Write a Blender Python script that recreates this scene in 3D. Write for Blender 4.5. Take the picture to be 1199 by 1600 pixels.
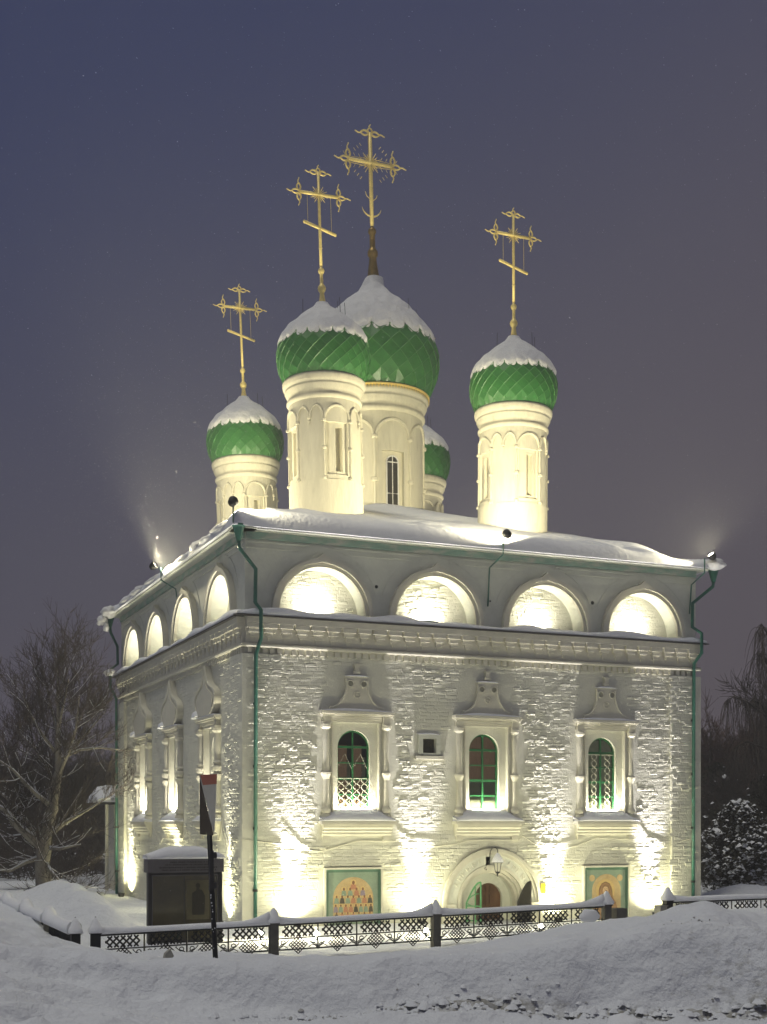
import bpy, math, random
from mathutils import Vector, Matrix, noise
from mathutils.geometry import tessellate_polygon
R = math.radians
PI = math.pi
sc = bpy.context.scene
for o in list(bpy.data.objects): bpy.data.objects.remove(o)
col = sc.collection
random.seed(7)

# ------------------------------------------------------------ camera, sky, light, exposure
TH = math.atan(2062/4880.); CT, ST = math.cos(TH), math.sin(TH)     # the front wall turns 22.9 degrees away from the lens
CAM = (-9.36, -30.78, 2.5)
cam_d = bpy.data.cameras.new('camera'); cam = bpy.data.objects.new('camera', cam_d); col.objects.link(cam)
cam.location = CAM; cam.rotation_euler = (R(90), 0, -TH)
cam_d.sensor_fit = 'VERTICAL'; cam_d.sensor_height = 24.0
cam_d.lens = 2062/1600*24.0; cam_d.shift_y = 488/1600; cam_d.shift_x = 0
cam_d.clip_start = 0.1; cam_d.clip_end = 3000
sc.camera = cam

SUN_EL, SUN_AZ = 74, 205
world = bpy.data.worlds.new('World'); sc.world = world; world.use_nodes = True
nt = world.node_tree; nt.nodes.clear()
def wn(t): return nt.nodes.new(t)
out = wn('ShaderNodeOutputWorld'); bg = wn('ShaderNodeBackground'); bg.inputs[1].default_value = 1.0
bg2 = wn('ShaderNodeBackground'); bg2.inputs[1].default_value = 0.05; add = wn('ShaderNodeAddShader')
sky = wn('ShaderNodeTexSky'); sky.sky_type = 'NISHITA'; sky.sun_disc = False
sky.sun_elevation = R(-6); sky.sun_rotation = R(SUN_AZ)
nt.links.new(sky.outputs[0], bg2.inputs[0])
tc = wn('ShaderNodeTexCoord'); sep = wn('ShaderNodeSeparateXYZ')
nt.links.new(tc.outputs['Generated'], sep.inputs[0])
ns = wn('ShaderNodeTexNoise'); ns.inputs['Scale'].default_value = 1.1; ns.inputs['Detail'].default_value = 3
nt.links.new(tc.outputs['Generated'], ns.inputs['Vector'])
# town glow near the horizon fading to deep blue above, bluer towards the west (left)
m1 = wn('ShaderNodeMath'); m1.operation = 'MULTIPLY_ADD'; nt.links.new(ns.outputs[0], m1.inputs[0]); m1.inputs[1].default_value = 0.16; m1.inputs[2].default_value = -0.08
m2 = wn('ShaderNodeMath'); m2.operation = 'ADD'; nt.links.new(sep.outputs[2], m2.inputs[0]); nt.links.new(m1.outputs[0], m2.inputs[1])
mx = wn('ShaderNodeMath'); mx.operation = 'MULTIPLY_ADD'; nt.links.new(sep.outputs[0], mx.inputs[0]); mx.inputs[1].default_value = -0.42
nt.links.new(m2.outputs[0], mx.inputs[2])
my = wn('ShaderNodeMath'); my.operation = 'MULTIPLY_ADD'; nt.links.new(sep.outputs[1], my.inputs[0]); my.inputs[1].default_value = 0.18
nt.links.new(mx.outputs[0], my.inputs[2])
rp = wn('ShaderNodeValToRGB'); rp.color_ramp.interpolation = 'B_SPLINE'
els = rp.color_ramp.elements
stops = [(0.0, (.098, .082, .094)), (.15, (.088, .075, .094)), (.30, (.070, .064, .092)), (.45, (.046, .049, .092)), (.60, (.023, .032, .090)), (1.0, (.016, .027, .085))]
els[0].position, els[0].color = stops[0][0], (*stops[0][1], 1)
els[1].position, els[1].color = stops[-1][0], (*stops[-1][1], 1)
for p, c in stops[1:-1]:
    e = els.new(p); e.color = (*c, 1)
nt.links.new(my.outputs[0], rp.inputs[0]); nt.links.new(rp.outputs[0], bg.inputs[0])
nt.links.new(bg.outputs[0], add.inputs[0]); nt.links.new(bg2.outputs[0], add.inputs[1]); nt.links.new(add.outputs[0], out.inputs[0])

sun_d = bpy.data.lights.new('street_glow', 'SUN'); sun = bpy.data.objects.new('street_glow', sun_d); col.objects.link(sun)
sun_d.energy = 1.2; sun_d.angle = R(24); sun_d.color = (1.0, .97, .84)
sdir = Vector((-math.sin(R(80))*math.cos(R(SUN_EL)), -math.cos(R(80))*math.cos(R(SUN_EL)), math.sin(R(SUN_EL))))
sun.rotation_euler = sdir.to_track_quat('Z', 'Y').to_euler()
sc.view_settings.view_transform = 'Standard'; sc.view_settings.look = 'None'
sc.view_settings.exposure = 0.1; sc.view_settings.gamma = 1; sc.view_settings.use_curve_mapping = False

# light strengths (watts)
W_GROUND, W_YELLOW, W_NICHE, W_SILL, W_EAVE = 2700, 100, 34, 38, 1000
W_WASH = 250

# ------------------------------------------------------------ materials
MATS = {}
def mat(name, rgb, rough=.8, metal=0, bump=0, bscale=20, var=0, vscale=3, spec=.3, dirt=None, detail=6, emit=None, estr=0, aniso=(1, 1, 1), dist=.01):
    m = bpy.data.materials.new(name); m.use_nodes = True
    n = m.node_tree.nodes; l = m.node_tree.links; b = n['Principled BSDF']
    b.inputs['Base Color'].default_value = (*rgb, 1); b.inputs['Roughness'].default_value = rough; b.inputs['Metallic'].default_value = metal
    b.inputs['Specular IOR Level'].default_value = spec
    t = n.new('ShaderNodeTexCoord'); mp = n.new('ShaderNodeMapping'); mp.inputs['Scale'].default_value = aniso
    l.new(t.outputs['Object'], mp.inputs['Vector'])
    c = None
    if var:
        x = n.new('ShaderNodeTexNoise'); x.inputs['Scale'].default_value = vscale; x.inputs['Detail'].default_value = detail; x.inputs['Roughness'].default_value = .65
        l.new(mp.outputs[0], x.inputs['Vector'])
        r = n.new('ShaderNodeMapRange'); r.inputs[1].default_value = .3; r.inputs[2].default_value = .7; r.inputs[3].default_value = 1-var; r.inputs[4].default_value = 1+var*.5
        l.new(x.outputs[0], r.inputs[0])
        h = n.new('ShaderNodeVectorMath'); h.operation = 'SCALE'; h.inputs[0].default_value = rgb; l.new(r.outputs[0], h.inputs['Scale'])
        c = h.outputs[0]; l.new(c, b.inputs['Base Color'])
    if dirt:
        drgb, dsc, lo, hi = dirt
        x = n.new('ShaderNodeTexNoise'); x.inputs['Scale'].default_value = dsc; x.inputs['Detail'].default_value = 8; x.inputs['Roughness'].default_value = .7
        l.new(mp.outputs[0], x.inputs['Vector'])
        r = n.new('ShaderNodeMapRange'); r.inputs[1].default_value = lo; r.inputs[2].default_value = hi; l.new(x.outputs[0], r.inputs[0])
        mm = n.new('ShaderNodeMix'); mm.data_type = 'RGBA'
        if c: l.new(c, mm.inputs[6])
        else: mm.inputs[6].default_value = (*rgb, 1)
        mm.inputs[7].default_value = (*drgb, 1); l.new(r.outputs[0], mm.inputs[0]); l.new(mm.outputs[2], b.inputs['Base Color'])
    if bump:
        x = n.new('ShaderNodeTexNoise'); x.inputs['Scale'].default_value = bscale; x.inputs['Detail'].default_value = detail; x.inputs['Roughness'].default_value = .6
        l.new(mp.outputs[0], x.inputs['Vector'])
        bb = n.new('ShaderNodeBump'); bb.inputs['Strength'].default_value = bump; bb.inputs['Distance'].default_value = dist
        l.new(x.outputs[0], bb.inputs['Height']); l.new(bb.outputs[0], b.inputs['Normal'])
    if emit:
        b.inputs['Emission Color'].default_value = (*emit, 1); b.inputs['Emission Strength'].default_value = estr
    MATS[name] = m
    return m
WASH = mat('whitewashed_brick', (.66, .655, .56), .9, bump=.55, bscale=22, var=.12, vscale=2.2, dirt=((.42, .40, .32), 4, .62, .8), dist=.02)
PLAST = mat('old_plaster', (.66, .67, .58), .9, bump=.5, bscale=9, var=.12, vscale=2, dirt=((.33, .33, .28), 3.5, .6, .8), dist=.02)
TRIM = mat('lime_trim', (.62, .60, .50), .85, bump=.4, bscale=22, var=.10, vscale=4, dirt=((.40, .37, .28), 7, .64, .8), dist=.012)
DRUM = mat('drum_plaster', (.68, .645, .50), .85, bump=.5, bscale=6, var=.10, vscale=2.4, dirt=((.47, .44, .34), 2.6, .54, .78), dist=.03, aniso=(2.2, 2.2, .45))
SNOW = mat('snow', (.80, .81, .84), .8, bump=.55, bscale=7, var=.05, vscale=3, spec=.25, dist=.04)
SNOWC = mat('clumped_snow', (.78, .78, .78), .8, bump=1, bscale=7, var=.06, vscale=6, spec=.25, dist=.05)
GREEN = mat('green_dome_paint', (.034, .165, .036), .36, bump=.12, bscale=7, var=.25, vscale=3, spec=.5, dirt=((.05, .20, .045), 2.2, .45, .7))
GEDGE = mat('lit_green_seam', (.10, .27, .09), .4, var=.2, vscale=5, spec=.5)  # dome green lightened to paint in the light caught by raised seams
GSEAM = mat('dark_eave_gap', (.015, .02, .015), .9)
PIPE = mat('teal_pipe_paint', (.022, .12, .085), .45, bump=.2, bscale=9, var=.25, vscale=4, spec=.5, dirt=((.03, .12, .09), 6, .6, .75))
TEAL = mat('faded_teal_board', (.27, .41, .34), .8, bump=.3, bscale=10, var=.2, vscale=3, dirt=((.48, .48, .43), 2.2, .45, .62), aniso=(1, 1, 3))
GOLD = mat('gilding', (.95, .76, .28), .45, metal=.15, bump=.1, bscale=20, var=.2, vscale=6, dirt=((.35, .22, .06), 7, .6, .8))
GOLDD = mat('tarnished_gilding', (.30, .20, .06), .45, metal=.7, bump=.2, bscale=10, var=.3, vscale=8)
IRON = mat('black_iron', (.009, .009, .009), .55, bump=.2, bscale=40, var=.3, vscale=9)
STONE = mat('dark_stone_post', (.12, .115, .10), .9, bump=.6, bscale=25, var=.3, vscale=9)
CONC = mat('concrete_post', (.33, .32, .28), .9, bump=.6, bscale=20, var=.2, vscale=7, dirt=((.15, .14, .12), 6, .55, .75))
WOOD = mat('brown_door_wood', (.13, .065, .03), .65, bump=.5, bscale=12, var=.4, vscale=4, aniso=(1, 1, .3), dirt=((.05, .025, .012), 6, .5, .7))
GFRAME = mat('green_window_paint', (.015, .11, .035), .45, var=.15, vscale=9, spec=.5)
LGREEN = mat('light_green_gate_paint', (.10, .33, .14), .5, var=.15, vscale=9)
WHITE = mat('white_paint', (.75, .74, .70), .6, var=.06, vscale=8)
GRILLE = mat('grille_paint', (.42, .42, .34), .6)
CURT = mat('glowing_reddish_curtain', (.52, .34, .24), .9, emit=(.42, .26, .17), estr=.16, var=.25, vscale=6, bump=.4, bscale=8, aniso=(5, 5, .6))  # faint emission added to the cloth so the panes look dimly lit
CURTW = mat('pale_blind', (.60, .60, .48), .9, var=.15, vscale=6)
BLINDD = mat('glowing_dusky_blind', (.42, .42, .32), .9, emit=(.30, .30, .22), estr=.16, var=.3, vscale=5)  # blind glows slightly by itself, standing in for light from inside
DARKIN = mat('dark_interior', (.045, .042, .035), .9, var=.4, vscale=5)
BRONZE = mat('dark_bronze_relief', (.05, .045, .035), .5, bump=1, bscale=16, var=.4, vscale=14, metal=.3)
BARK = mat('bark', (.055, .045, .036), .9, bump=.8, bscale=18, var=.35, vscale=8, aniso=(1, 1, .35), dist=.03)
BARKL = mat('pale_bark', (.34, .31, .25), .9, bump=.8, bscale=16, var=.4, vscale=7, aniso=(1, 1, .35), dist=.03)
TWIG = mat('twigs', (.10, .082, .066), .9, var=.3, vscale=2)
LEAF = mat('dark_shrub_leaf', (.050, .045, .026), .8, var=.35, vscale=3)
REDTW = mat('reddish_twigs', (.13, .08, .055), .9, var=.3, vscale=2)
FARW = mat('far_wood', (.055, .05, .042), 1, bump=1, bscale=2, var=.45, vscale=.9, dist=.4)
BOARD = mat('dark_board_frame', (.035, .033, .032), .5, var=.2, vscale=6)
BHEAD = mat('grey_board_header', (.13, .12, .125), .6, bump=.3, bscale=30, var=.15, vscale=5)
BGLASS = mat('brown_display_glass', (.060, .048, .018), .12, var=.45, vscale=2.5, spec=.6, dirt=((.11, .095, .05), 3.2, .56, .78))
BPOST = mat('poster_in_display', (.10, .085, .035), .35, var=.35, vscale=5, spec=.5)
BINK = mat('faded_dark_print', (.035, .03, .02), .6, var=.3, vscale=9)
ICG = mat('icon_border_green', (.22, .29, .22), .6, var=.15, vscale=6, dirt=((.25, .33, .24), 4, .5, .7))
ICD = mat('icon_frame_green', (.07, .15, .10), .5, var=.15, vscale=6)
ICO = mat('icon_ochre', (.47, .34, .17), .6, var=.18, vscale=5, dirt=((.50, .40, .22), 6, .5, .7))
ICY = mat('icon_halo', (.58, .42, .17), .55, var=.1, vscale=8)
ICB = mat('icon_line_brown', (.20, .09, .045), .7, var=.15, vscale=8)
ICR = mat('icon_red', (.44, .20, .12), .7, var=.15, vscale=8)
ICP = mat('icon_purple_grey', (.27, .22, .28), .7, var=.15, vscale=8)
ICK = mat('icon_dark_robe', (.07, .06, .05), .7)
ICROBE = mat('icon_umber_robe', (.33, .20, .10), .65, var=.25, vscale=7)
ICF = mat('icon_face', (.60, .42, .24), .7)
YEL = mat('yellow_notice', (.75, .50, .03), .6)
SIGNW = mat('sign_white', (.55, .55, .52), .5, var=.12, vscale=8)
SIGNR = mat('sign_red', (.42, .09, .06), .5, var=.12, vscale=8)
SIGNB = mat('sign_back', (.035, .02, .018), .6)
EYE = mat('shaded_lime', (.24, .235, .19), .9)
BRICKW = mat('stone_wall', (.14, .13, .10), .95, bump=1, bscale=5, var=.35, vscale=2, dist=.06)
BWALL = mat('pale_shed_wall', (.36, .36, .33), .9, bump=.3, bscale=12, var=.15, vscale=3)
LENS = mat('lit_lamp_lens', (1, 1, 1), .4, emit=(1, .95, .78), estr=26)
LENSY = mat('lit_yellow_lens', (1, 1, 1), .4, emit=(1, .93, .62), estr=12)
BULB = mat('lit_bulb', (1, 1, 1), .4, emit=(1, .97, .82), estr=30)
LGLASS = mat('lantern_glass', (.55, .54, .45), .3, spec=.6)
def glass_mat():
    m = bpy.data.materials.new('window_glass'); m.use_nodes = True
    n = m.node_tree.nodes; l = m.node_tree.links; n.clear()
    o = n.new('ShaderNodeOutputMaterial'); t = n.new('ShaderNodeBsdfTransparent'); t.inputs[0].default_value = (.8, .82, .78, 1)
    g = n.new('ShaderNodeBsdfGlossy'); g.inputs['Roughness'].default_value = .08; f = n.new('ShaderNodeFresnel'); f.inputs[0].default_value = 1.5
    x = n.new('ShaderNodeMixShader'); l.new(f.outputs[0], x.inputs[0]); l.new(t.outputs[0], x.inputs[1]); l.new(g.outputs[0], x.inputs[2]); l.new(x.outputs[0], o.inputs[0])
    return m
GLASS = glass_mat()
def ground_mat():
    """snow with road grit churned into it along the kerb (shape of its own, from world position)"""
    m = mat('ground_snow', (.76, .78, .82), .85, bump=1.0, bscale=2.2, var=.05, vscale=.8, spec=.2, detail=9, dist=.16)
    n = m.node_tree.nodes; l = m.node_tree.links; b = n['Principled BSDF']
    src = b.inputs['Base Color'].links[0].from_socket
    at = n.new('ShaderNodeAttribute'); at.attribute_name = 'grit'; at.attribute_type = 'GEOMETRY'
    t = n.new('ShaderNodeTexCoord'); mp = n.new('ShaderNodeMapping'); mp.inputs['Rotation'].default_value = (0, 0, TH); mp.inputs['Scale'].default_value = (1, 2.2, 2)
    l.new(t.outputs['Object'], mp.inputs[0])
    x = n.new('ShaderNodeTexNoise'); x.inputs['Scale'].default_value = 4.5; x.inputs['Detail'].default_value = 9; x.inputs['Roughness'].default_value = .72; l.new(mp.outputs[0], x.inputs[0])
    a = n.new('ShaderNodeMath'); a.operation = 'MULTIPLY_ADD'; l.new(at.outputs['Fac'], a.inputs[0]); a.inputs[1].default_value = .42; l.new(x.outputs[0], a.inputs[2])
    r = n.new('ShaderNodeMapRange'); r.inputs[1].default_value = .66; r.inputs[2].default_value = .92; l.new(a.outputs[0], r.inputs[0])
    mm = n.new('ShaderNodeMix'); mm.data_type = 'RGBA'; l.new(r.outputs[0], mm.inputs[0]); l.new(src, mm.inputs[6]); mm.inputs[7].default_value = (.33, .32, .29, 1)
    l.new(mm.outputs[2], b.inputs['Base Color'])
    return m
GROUND = ground_mat()

# ------------------------------------------------------------ mesh helpers
class MB:
    def __init__(s): s.v = []; s.f = []
    def add(s, vs, fs):
        o = len(s.v); s.v += [tuple(p) for p in vs]; s.f += [tuple(i+o for i in f) for f in fs]; return s
    def box(s, x0, x1, y0, y1, z0, z1):
        v = [(x, y, z) for z in (z0, z1) for y in (y0, y1) for x in (x0, x1)]
        return s.add(v, [(0, 2, 3, 1), (4, 5, 7, 6), (0, 1, 5, 4), (2, 6, 7, 3), (0, 4, 6, 2), (1, 3, 7, 5)])
    def tube(s, pts, r, n=8, cap=True):
        pts = [Vector(p) for p in pts]; rs = r if isinstance(r, (list, tuple)) else [r]*len(pts)
        vs = []; fs = []; pv = None
        for i, p in enumerate(pts):
            d = (pts[min(i+1, len(pts)-1)]-pts[max(i-1, 0)])
            if d.length < 1e-9: d = Vector((0, 0, 1))
            d.normalize()
            if pv is None:
                a = Vector((0, 0, 1)) if abs(d.z) < .9 else Vector((1, 0, 0)); u = d.cross(a).normalized()
            else:
                u = (pv-d*pv.dot(d)); u = u.normalized() if u.length > 1e-6 else d.orthogonal().normalized()
            pv = u; w = d.cross(u)
            for k in range(n):
                t = 2*PI*k/n; vs.append(p+u*math.cos(t)*rs[i]+w*math.sin(t)*rs[i])
        for i in range(len(pts)-1):
            for k in range(n):
                k2 = (k+1) % n; fs.append((i*n+k, i*n+k2, (i+1)*n+k2, (i+1)*n+k))
        if cap: fs.append(tuple(range(n-1, -1, -1))); fs.append(tuple((len(pts)-1)*n+k for k in range(n)))
        return s.add(vs, fs)
    def lathe(s, prof, n=48, c=(0, 0, 0), a0=0, a1=2*PI):
        full = abs(a1-a0-2*PI) < 1e-6; m = n if full else n+1; vs = []; fs = []
        for r, z in prof:
            for k in range(m):
                t = a0+(a1-a0)*k/n; vs.append((c[0]+r*math.cos(t), c[1]+r*math.sin(t), c[2]+z))
        for i in range(len(prof)-1):
            for k in range(n):
                k2 = (k+1) % m; fs.append((i*m+k, i*m+k2, (i+1)*m+k2, (i+1)*m+k))
        return s.add(vs, fs)
    def plate(s, outer, holes, n0, n1, F):
        """polygon with holes in facade coordinates (a,z), thickness n0..n1 along the outward axis"""
        loops = [outer]+holes
        tri = tessellate_polygon([[Vector((a, z, 0)) for a, z in lp] for lp in loops])
        fl = [p for lp in loops for p in lp]
        s.add([F(a, n1, z) for a, z in fl], tri); s.add([F(a, n0, z) for a, z in fl], tri)
        for lp in loops:
            k = len(lp)
            s.add([F(a, n, z) for n in (n0, n1) for a, z in lp], [(i, (i+1) % k, k+(i+1) % k, k+i) for i in range(k)])
        return s
    def fbox(s, F, a0, a1, n0, n1, z0, z1):
        v = [F(a, n, z) for z in (z0, z1) for n in (n0, n1) for a in (a0, a1)]
        return s.add(v, [(0, 2, 3, 1), (4, 5, 7, 6), (0, 1, 5, 4), (2, 6, 7, 3), (0, 4, 6, 2), (1, 3, 7, 5)])
    def extr(s, prof, F, a0, a1):
        """profile of (n,z) swept along the facade"""
        k = len(prof); vs = [F(a, n, z) for a in (a0, a1) for n, z in prof]
        fs = [(i, (i+1) % k, k+(i+1) % k, k+i) for i in range(k)]+[tuple(range(k)), tuple(range(k, 2*k))]
        return s.add(vs, fs)
    def ball(s, c, r, n=10, m=6, sz=1):
        return s.lathe([(max(1e-4, r*math.sin(PI*i/m)), -r*sz*math.cos(PI*i/m)) for i in range(m+1)], n, c)
    def mesh(s, name, m=None, smooth=False):
        me = bpy.data.meshes.new(name); me.from_pydata(s.v, [], s.f); me.update()
        if smooth: me.polygons.foreach_set('use_smooth', [True]*len(me.polygons))
        if m: me.materials.append(m)
        return me
    def build(s, name, m, parent=None, smooth=False, **kw):
        return link(name, s.mesh(name, m, smooth), parent, **kw)
def link(name, me, parent=None, label=None, cat=None, group=None, kind=None, mw=None):
    o = bpy.data.objects.new(name, me); col.objects.link(o)
    if parent: o.parent = parent
    if mw is not None: o.matrix_basis = mw
    tag(o, label, cat, group, kind); return o
def tag(o, label=None, cat=None, group=None, kind=None):
    if label: o['label'] = label
    if cat: o['category'] = cat
    if group: o['group'] = group
    if kind: o['kind'] = kind
    return o
def empty(name, loc=(0, 0, 0), **kw):
    o = bpy.data.objects.new(name, None); o.location = loc; o.empty_display_size = .1; col.objects.link(o); return tag(o, **kw)
def arc(cx, cz, r, a0=0, a1=180, n=24): return [(cx+r*math.cos(R(a0+(a1-a0)*i/n)), cz+r*math.sin(R(a0+(a1-a0)*i/n))) for i in range(n+1)]
def arched(cx, hw, z0, zs, n=20): return [(cx-hw, z0), (cx+hw, z0)]+arc(cx, zs, hw, 0, 180, n)
def keel(cx, cz, r, tip, n=30):
    """round arch whose crown is drawn up into a small point"""
    o = []
    for i in range(n+1):
        t = PI*i/n; k = abs(t-PI/2); e = tip*max(0, 1-k/.16)**1.3
        o.append((cx+r*math.cos(t), cz+r*math.sin(t)+e))
    return o
FRONT = lambda a, n, z: (a, -n, z)
LEFT = lambda a, n, z: (-n, a, z)
W, L = 13.18, 14.52

# ------------------------------------------------------------ terrain
PXS = [-700, -300, 0, 60, 100, 200, 340, 480, 600, 720, 850, 905, 968, 1010, 1055, 1104, 1160, 1199, 1400, 1900]
DS = [4, 10, 14.4, 16.85, 17.32, 20.5, 23.5, 26.5, 29, 33, 45, 80]
T = {
 -700: [.5, .5, .6, .7, .9, 1.0, 1.0, .9, .7, .6, .5, .6],
 -300: [.35, .35, .5, .65, .95, 1.05, 1.0, .8, .6, .5, .5, .6],
 0:    [.25, .25, 0.4, 0.56, 0.7, .72, .70, .55, .48, .45, .4, .6],
 60:   [.2, .2, 0.3, 0.4, 0.57, .52, .46, .36, .35, .40, .4, .6],
 100:  [.03, .03, 0.2, 0.28, 0.53, .40, .30, .20, .15, .3, .3, .5],
 200:  [.03, .03, 0.1, 0.14, 0.48, .28, .12, .02, .0, .0, .1, .3],
 340:  [.03, .03, 0.05, 0.07, 0.56, .32, .12, .0, -.02, 0, .1, .3],
 480:  [.03, .03, 0.04, 0.06, 0.58, .33, .11, -.04, -.05, 0, .1, .3],
 600:  [.03, .03, 0.03, 0.05, 0.62, .40, .15, -.05, -.1, 0, .1, .3],
 720:  [.03, .03, 0.03, 0.05, 0.67, .50, .26, .05, -.05, -.1, .1, .3],
 850:  [.03, .03, 0.03, 0.05, 0.79, .74, .55, .36, .1, -.1, .1, .3],
 905:  [.03, .03, 0.03, 0.05, 0.83, .80, .66, .52, .2, -.1, .1, .3],
 968:  [.03, .03, 0.03, 0.06, 0.88, .88, .80, .68, .3, -.1, .1, .3],
 1010: [.03, .03, 0.03, 0.06, 0.9, .98, .80, .52, .2, -.1, .1, .3],
 1055: [.03, .03, 0.03, 0.07, 0.93, 1.13, .82, .55, .3, -.05, .1, .3],
 1104: [.03, .03, 0.03, 0.08, 0.96, 1.22, .90, .75, .45, .1, .2, .3],
 1160: [.03, .03, 0.03, 0.08, 0.92, .98, .92, .90, .60, .3, .3, .4],
 1199: [.03, .03, 0.03, 0.08, 0.84, .76, .86, .90, .60, .35, .3, .4],
 1400: [.03, .03, 0.04, 0.1, 0.75, .8, .95, .8, .6, .4, .4, .5],
 1900: [.03, .03, 0.04, 0.1, 0.75, .8, .9, .8, .6, .4, .4, .5]}
KS = [(p-599.5)/2062 for p in PXS]; TT = [T[p] for p in PXS]
def cr(p0, p1, p2, p3, t):
    v = p1+.5*t*(p2-p0+t*(2*p0-5*p1+4*p2-p3+t*(3*(p1-p2)+p3-p0)))
    lo, hi = min(p1, p2), max(p1, p2); e = .12*(hi-lo)
    return max(lo-e, min(hi+e, v))
def loc(x, arr):
    if x <= arr[0]: return 0, 0.
    for i in range(len(arr)-1):
        if x < arr[i+1]: return i, (x-arr[i])/(arr[i+1]-arr[i])
    return len(arr)-2, 1.
def cdist(x, y):
    dx = max(-x, 0, x-W); dy = max(-y, 0, y-L); return math.hypot(dx, dy)
def to_cam(x, y): a = x-CAM[0]; b = y-CAM[1]; return a*CT-b*ST, a*ST+b*CT
def to_world(X, d): return CAM[0]+X*CT+d*ST, CAM[1]-X*ST+d*CT
def base_h(x, y):
    X, d = to_cam(x, y); dd = max(d, 4.0)
    wob = .22*noise.noise(Vector((X*.45, 2, 8)))+.10*noise.noise(Vector((X*1.3, 2, 8))) if 14 < d < 22 else 0
    i, u = loc(X/dd, KS); j, v = loc(dd+wob, DS); g = lambda a, b: TT[max(0, min(len(KS)-1, a))][max(0, min(len(DS)-1, b))]
    z = cr(*[cr(*[g(i+q, j+p) for p in (-1, 0, 1, 2)], v) for q in (-1, 0, 1, 2)], u)
    # pile shovelled up inside the left railing and a softer one beyond the gate
    yc = max(-30, min(30, y))
    z += .62*math.exp(-((x+3.35)/.75)**2)*(1/(1+math.exp(-(yc+1.2)*1.6)))*(1/(1+math.exp((yc-9)*1.2)))*(1+.25*noise.noise(Vector((x*1.3, y*.8, 3))))
    z += .45*math.exp(-((x-15.5)/1.6)**2-((y-1)/2)**2)
    return z, X, d
def ground_h(x, y):
    z, X, d = base_h(x, y)
    p = Vector((X*.35, d*.55, 0)); am = .05 if d < 17 else .09 if d < 22 else .05
    z -= .13*math.exp(-((d-26.5)/2.0)**2)
    z += .05*math.exp(-((d-17.5)/.25)**2)-.04*math.exp(-((d-19)/.7)**2)
    z += am*noise.noise(p)+.07*noise.noise(Vector((X*.7+.3*d, d*1.5, 5)))+.018*noise.noise(Vector((X*2.6, d*4.5, 9)))
    if 15.0 < d < 22:      # wind-carved ledges running along the bank
        q = d+.22*math.sin(X*.7+1)+.35*noise.noise(Vector((X*.25, 1.7, 2)))
        for c0, w0, h0 in ((16.5, .05, .11), (17.05, .05, .14), (18.7, .15, .08)):
            z += h0*(1/(1+math.exp(-(q-c0)/w0*4)) if q < c0+w0*3 else math.exp(-(q-c0-w0*3)*1.5))*max(0, .7+1.2*noise.noise(Vector((X*.3, c0*3, 4))))
    if d < 24:
        lf = 1+1.6*max(0, min(1, (-1.5-X)/2)); rg = 1-abs(noise.noise(Vector((X*.8+d*.35, d*1.2-X*.3, 21))))*2.4
        z += .050*lf*rg+.016*(1-abs(noise.noise(Vector((X*2.2, d*3.4, 31))))*3)*lf
    gr = grit(X, d)
    if gr > 0: z += gr*.17*(noise.noise(Vector((X*4.5, d*6, 1)))+.6*noise.noise(Vector((X*11, d*13, 1))))
    if d < 16.3: z += .035*math.sin(d*9+.6*math.sin(X*.8))*max(0, .4+noise.noise(Vector((X*.2, d*.7, 3))))+.02*noise.noise(Vector((X*5, d*9, 3)))
    w = cdist(x, y)
    return z
def grit(X, d):
    c0 = 16.62+.10*math.sin(X*1.3)
    g = math.exp(-((d-c0)/.30)**2)*max(0, min(1, (X+1.2)/2.2))
    g += .45*math.exp(-((X-4.1)/.35)**2-((d-18.1)/.25)**2)+.35*math.exp(-((X-4.6)/.9)**2-((d-17.2)/.5)**2)
    g += .35*math.exp(-((d-14.2)/.5)**2)*max(0, min(1, (X-1)/2))
    return min(1, g)
def axis_vals(lo, hi, st, far, k):
    v = [lo+i*st for i in range(int((hi-lo)/st)+1)]; s = st; x = v[-1]
    while x < far: s *= k; x += s; v.append(x)
    s = st; x = v[0]; pre = []
    while x > -far: s *= k; x -= s; pre.append(x)
    return pre[::-1]+v
xs = axis_vals(-9.5, 12, .09, 900, 1.28)
ds = [-900, -400, -150, -60, -20, -5, 2, 6, 9, 11, 12.5]+[13.2+i*.065 for i in range(140)]+[22.4+i*.11 for i in range(130)]
x = ds[-1]; s = .15
while x < 1500: s *= 1.25; x += s; ds.append(x)
g = MB(); gv = []; gg = []
for d in ds:
    for X in xs:
        wx, wy = to_world(X, d); gv.append((wx, wy, ground_h(wx, wy) if -20 < d < 400 else .3)); gg.append(grit(X, d) if 10 < d < 24 else 0)
nx = len(xs); g.v = gv; g.f = [(j*nx+i, j*nx+i+1, (j+1)*nx+i+1, (j+1)*nx+i) for j in range(len(ds)-1) for i in range(nx-1)]
ground = g.build('snow_ground', GROUND, smooth=True, kind='structure')
at = ground.data.attributes.new('grit', 'FLOAT', 'POINT'); at.data.foreach_set('value', gg)

# ------------------------------------------------------------ the church
church = empty('church', (0, 0, 0), label='white two-tier brick church with green onion domes and gold crosses under snow', cat='church')

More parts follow.
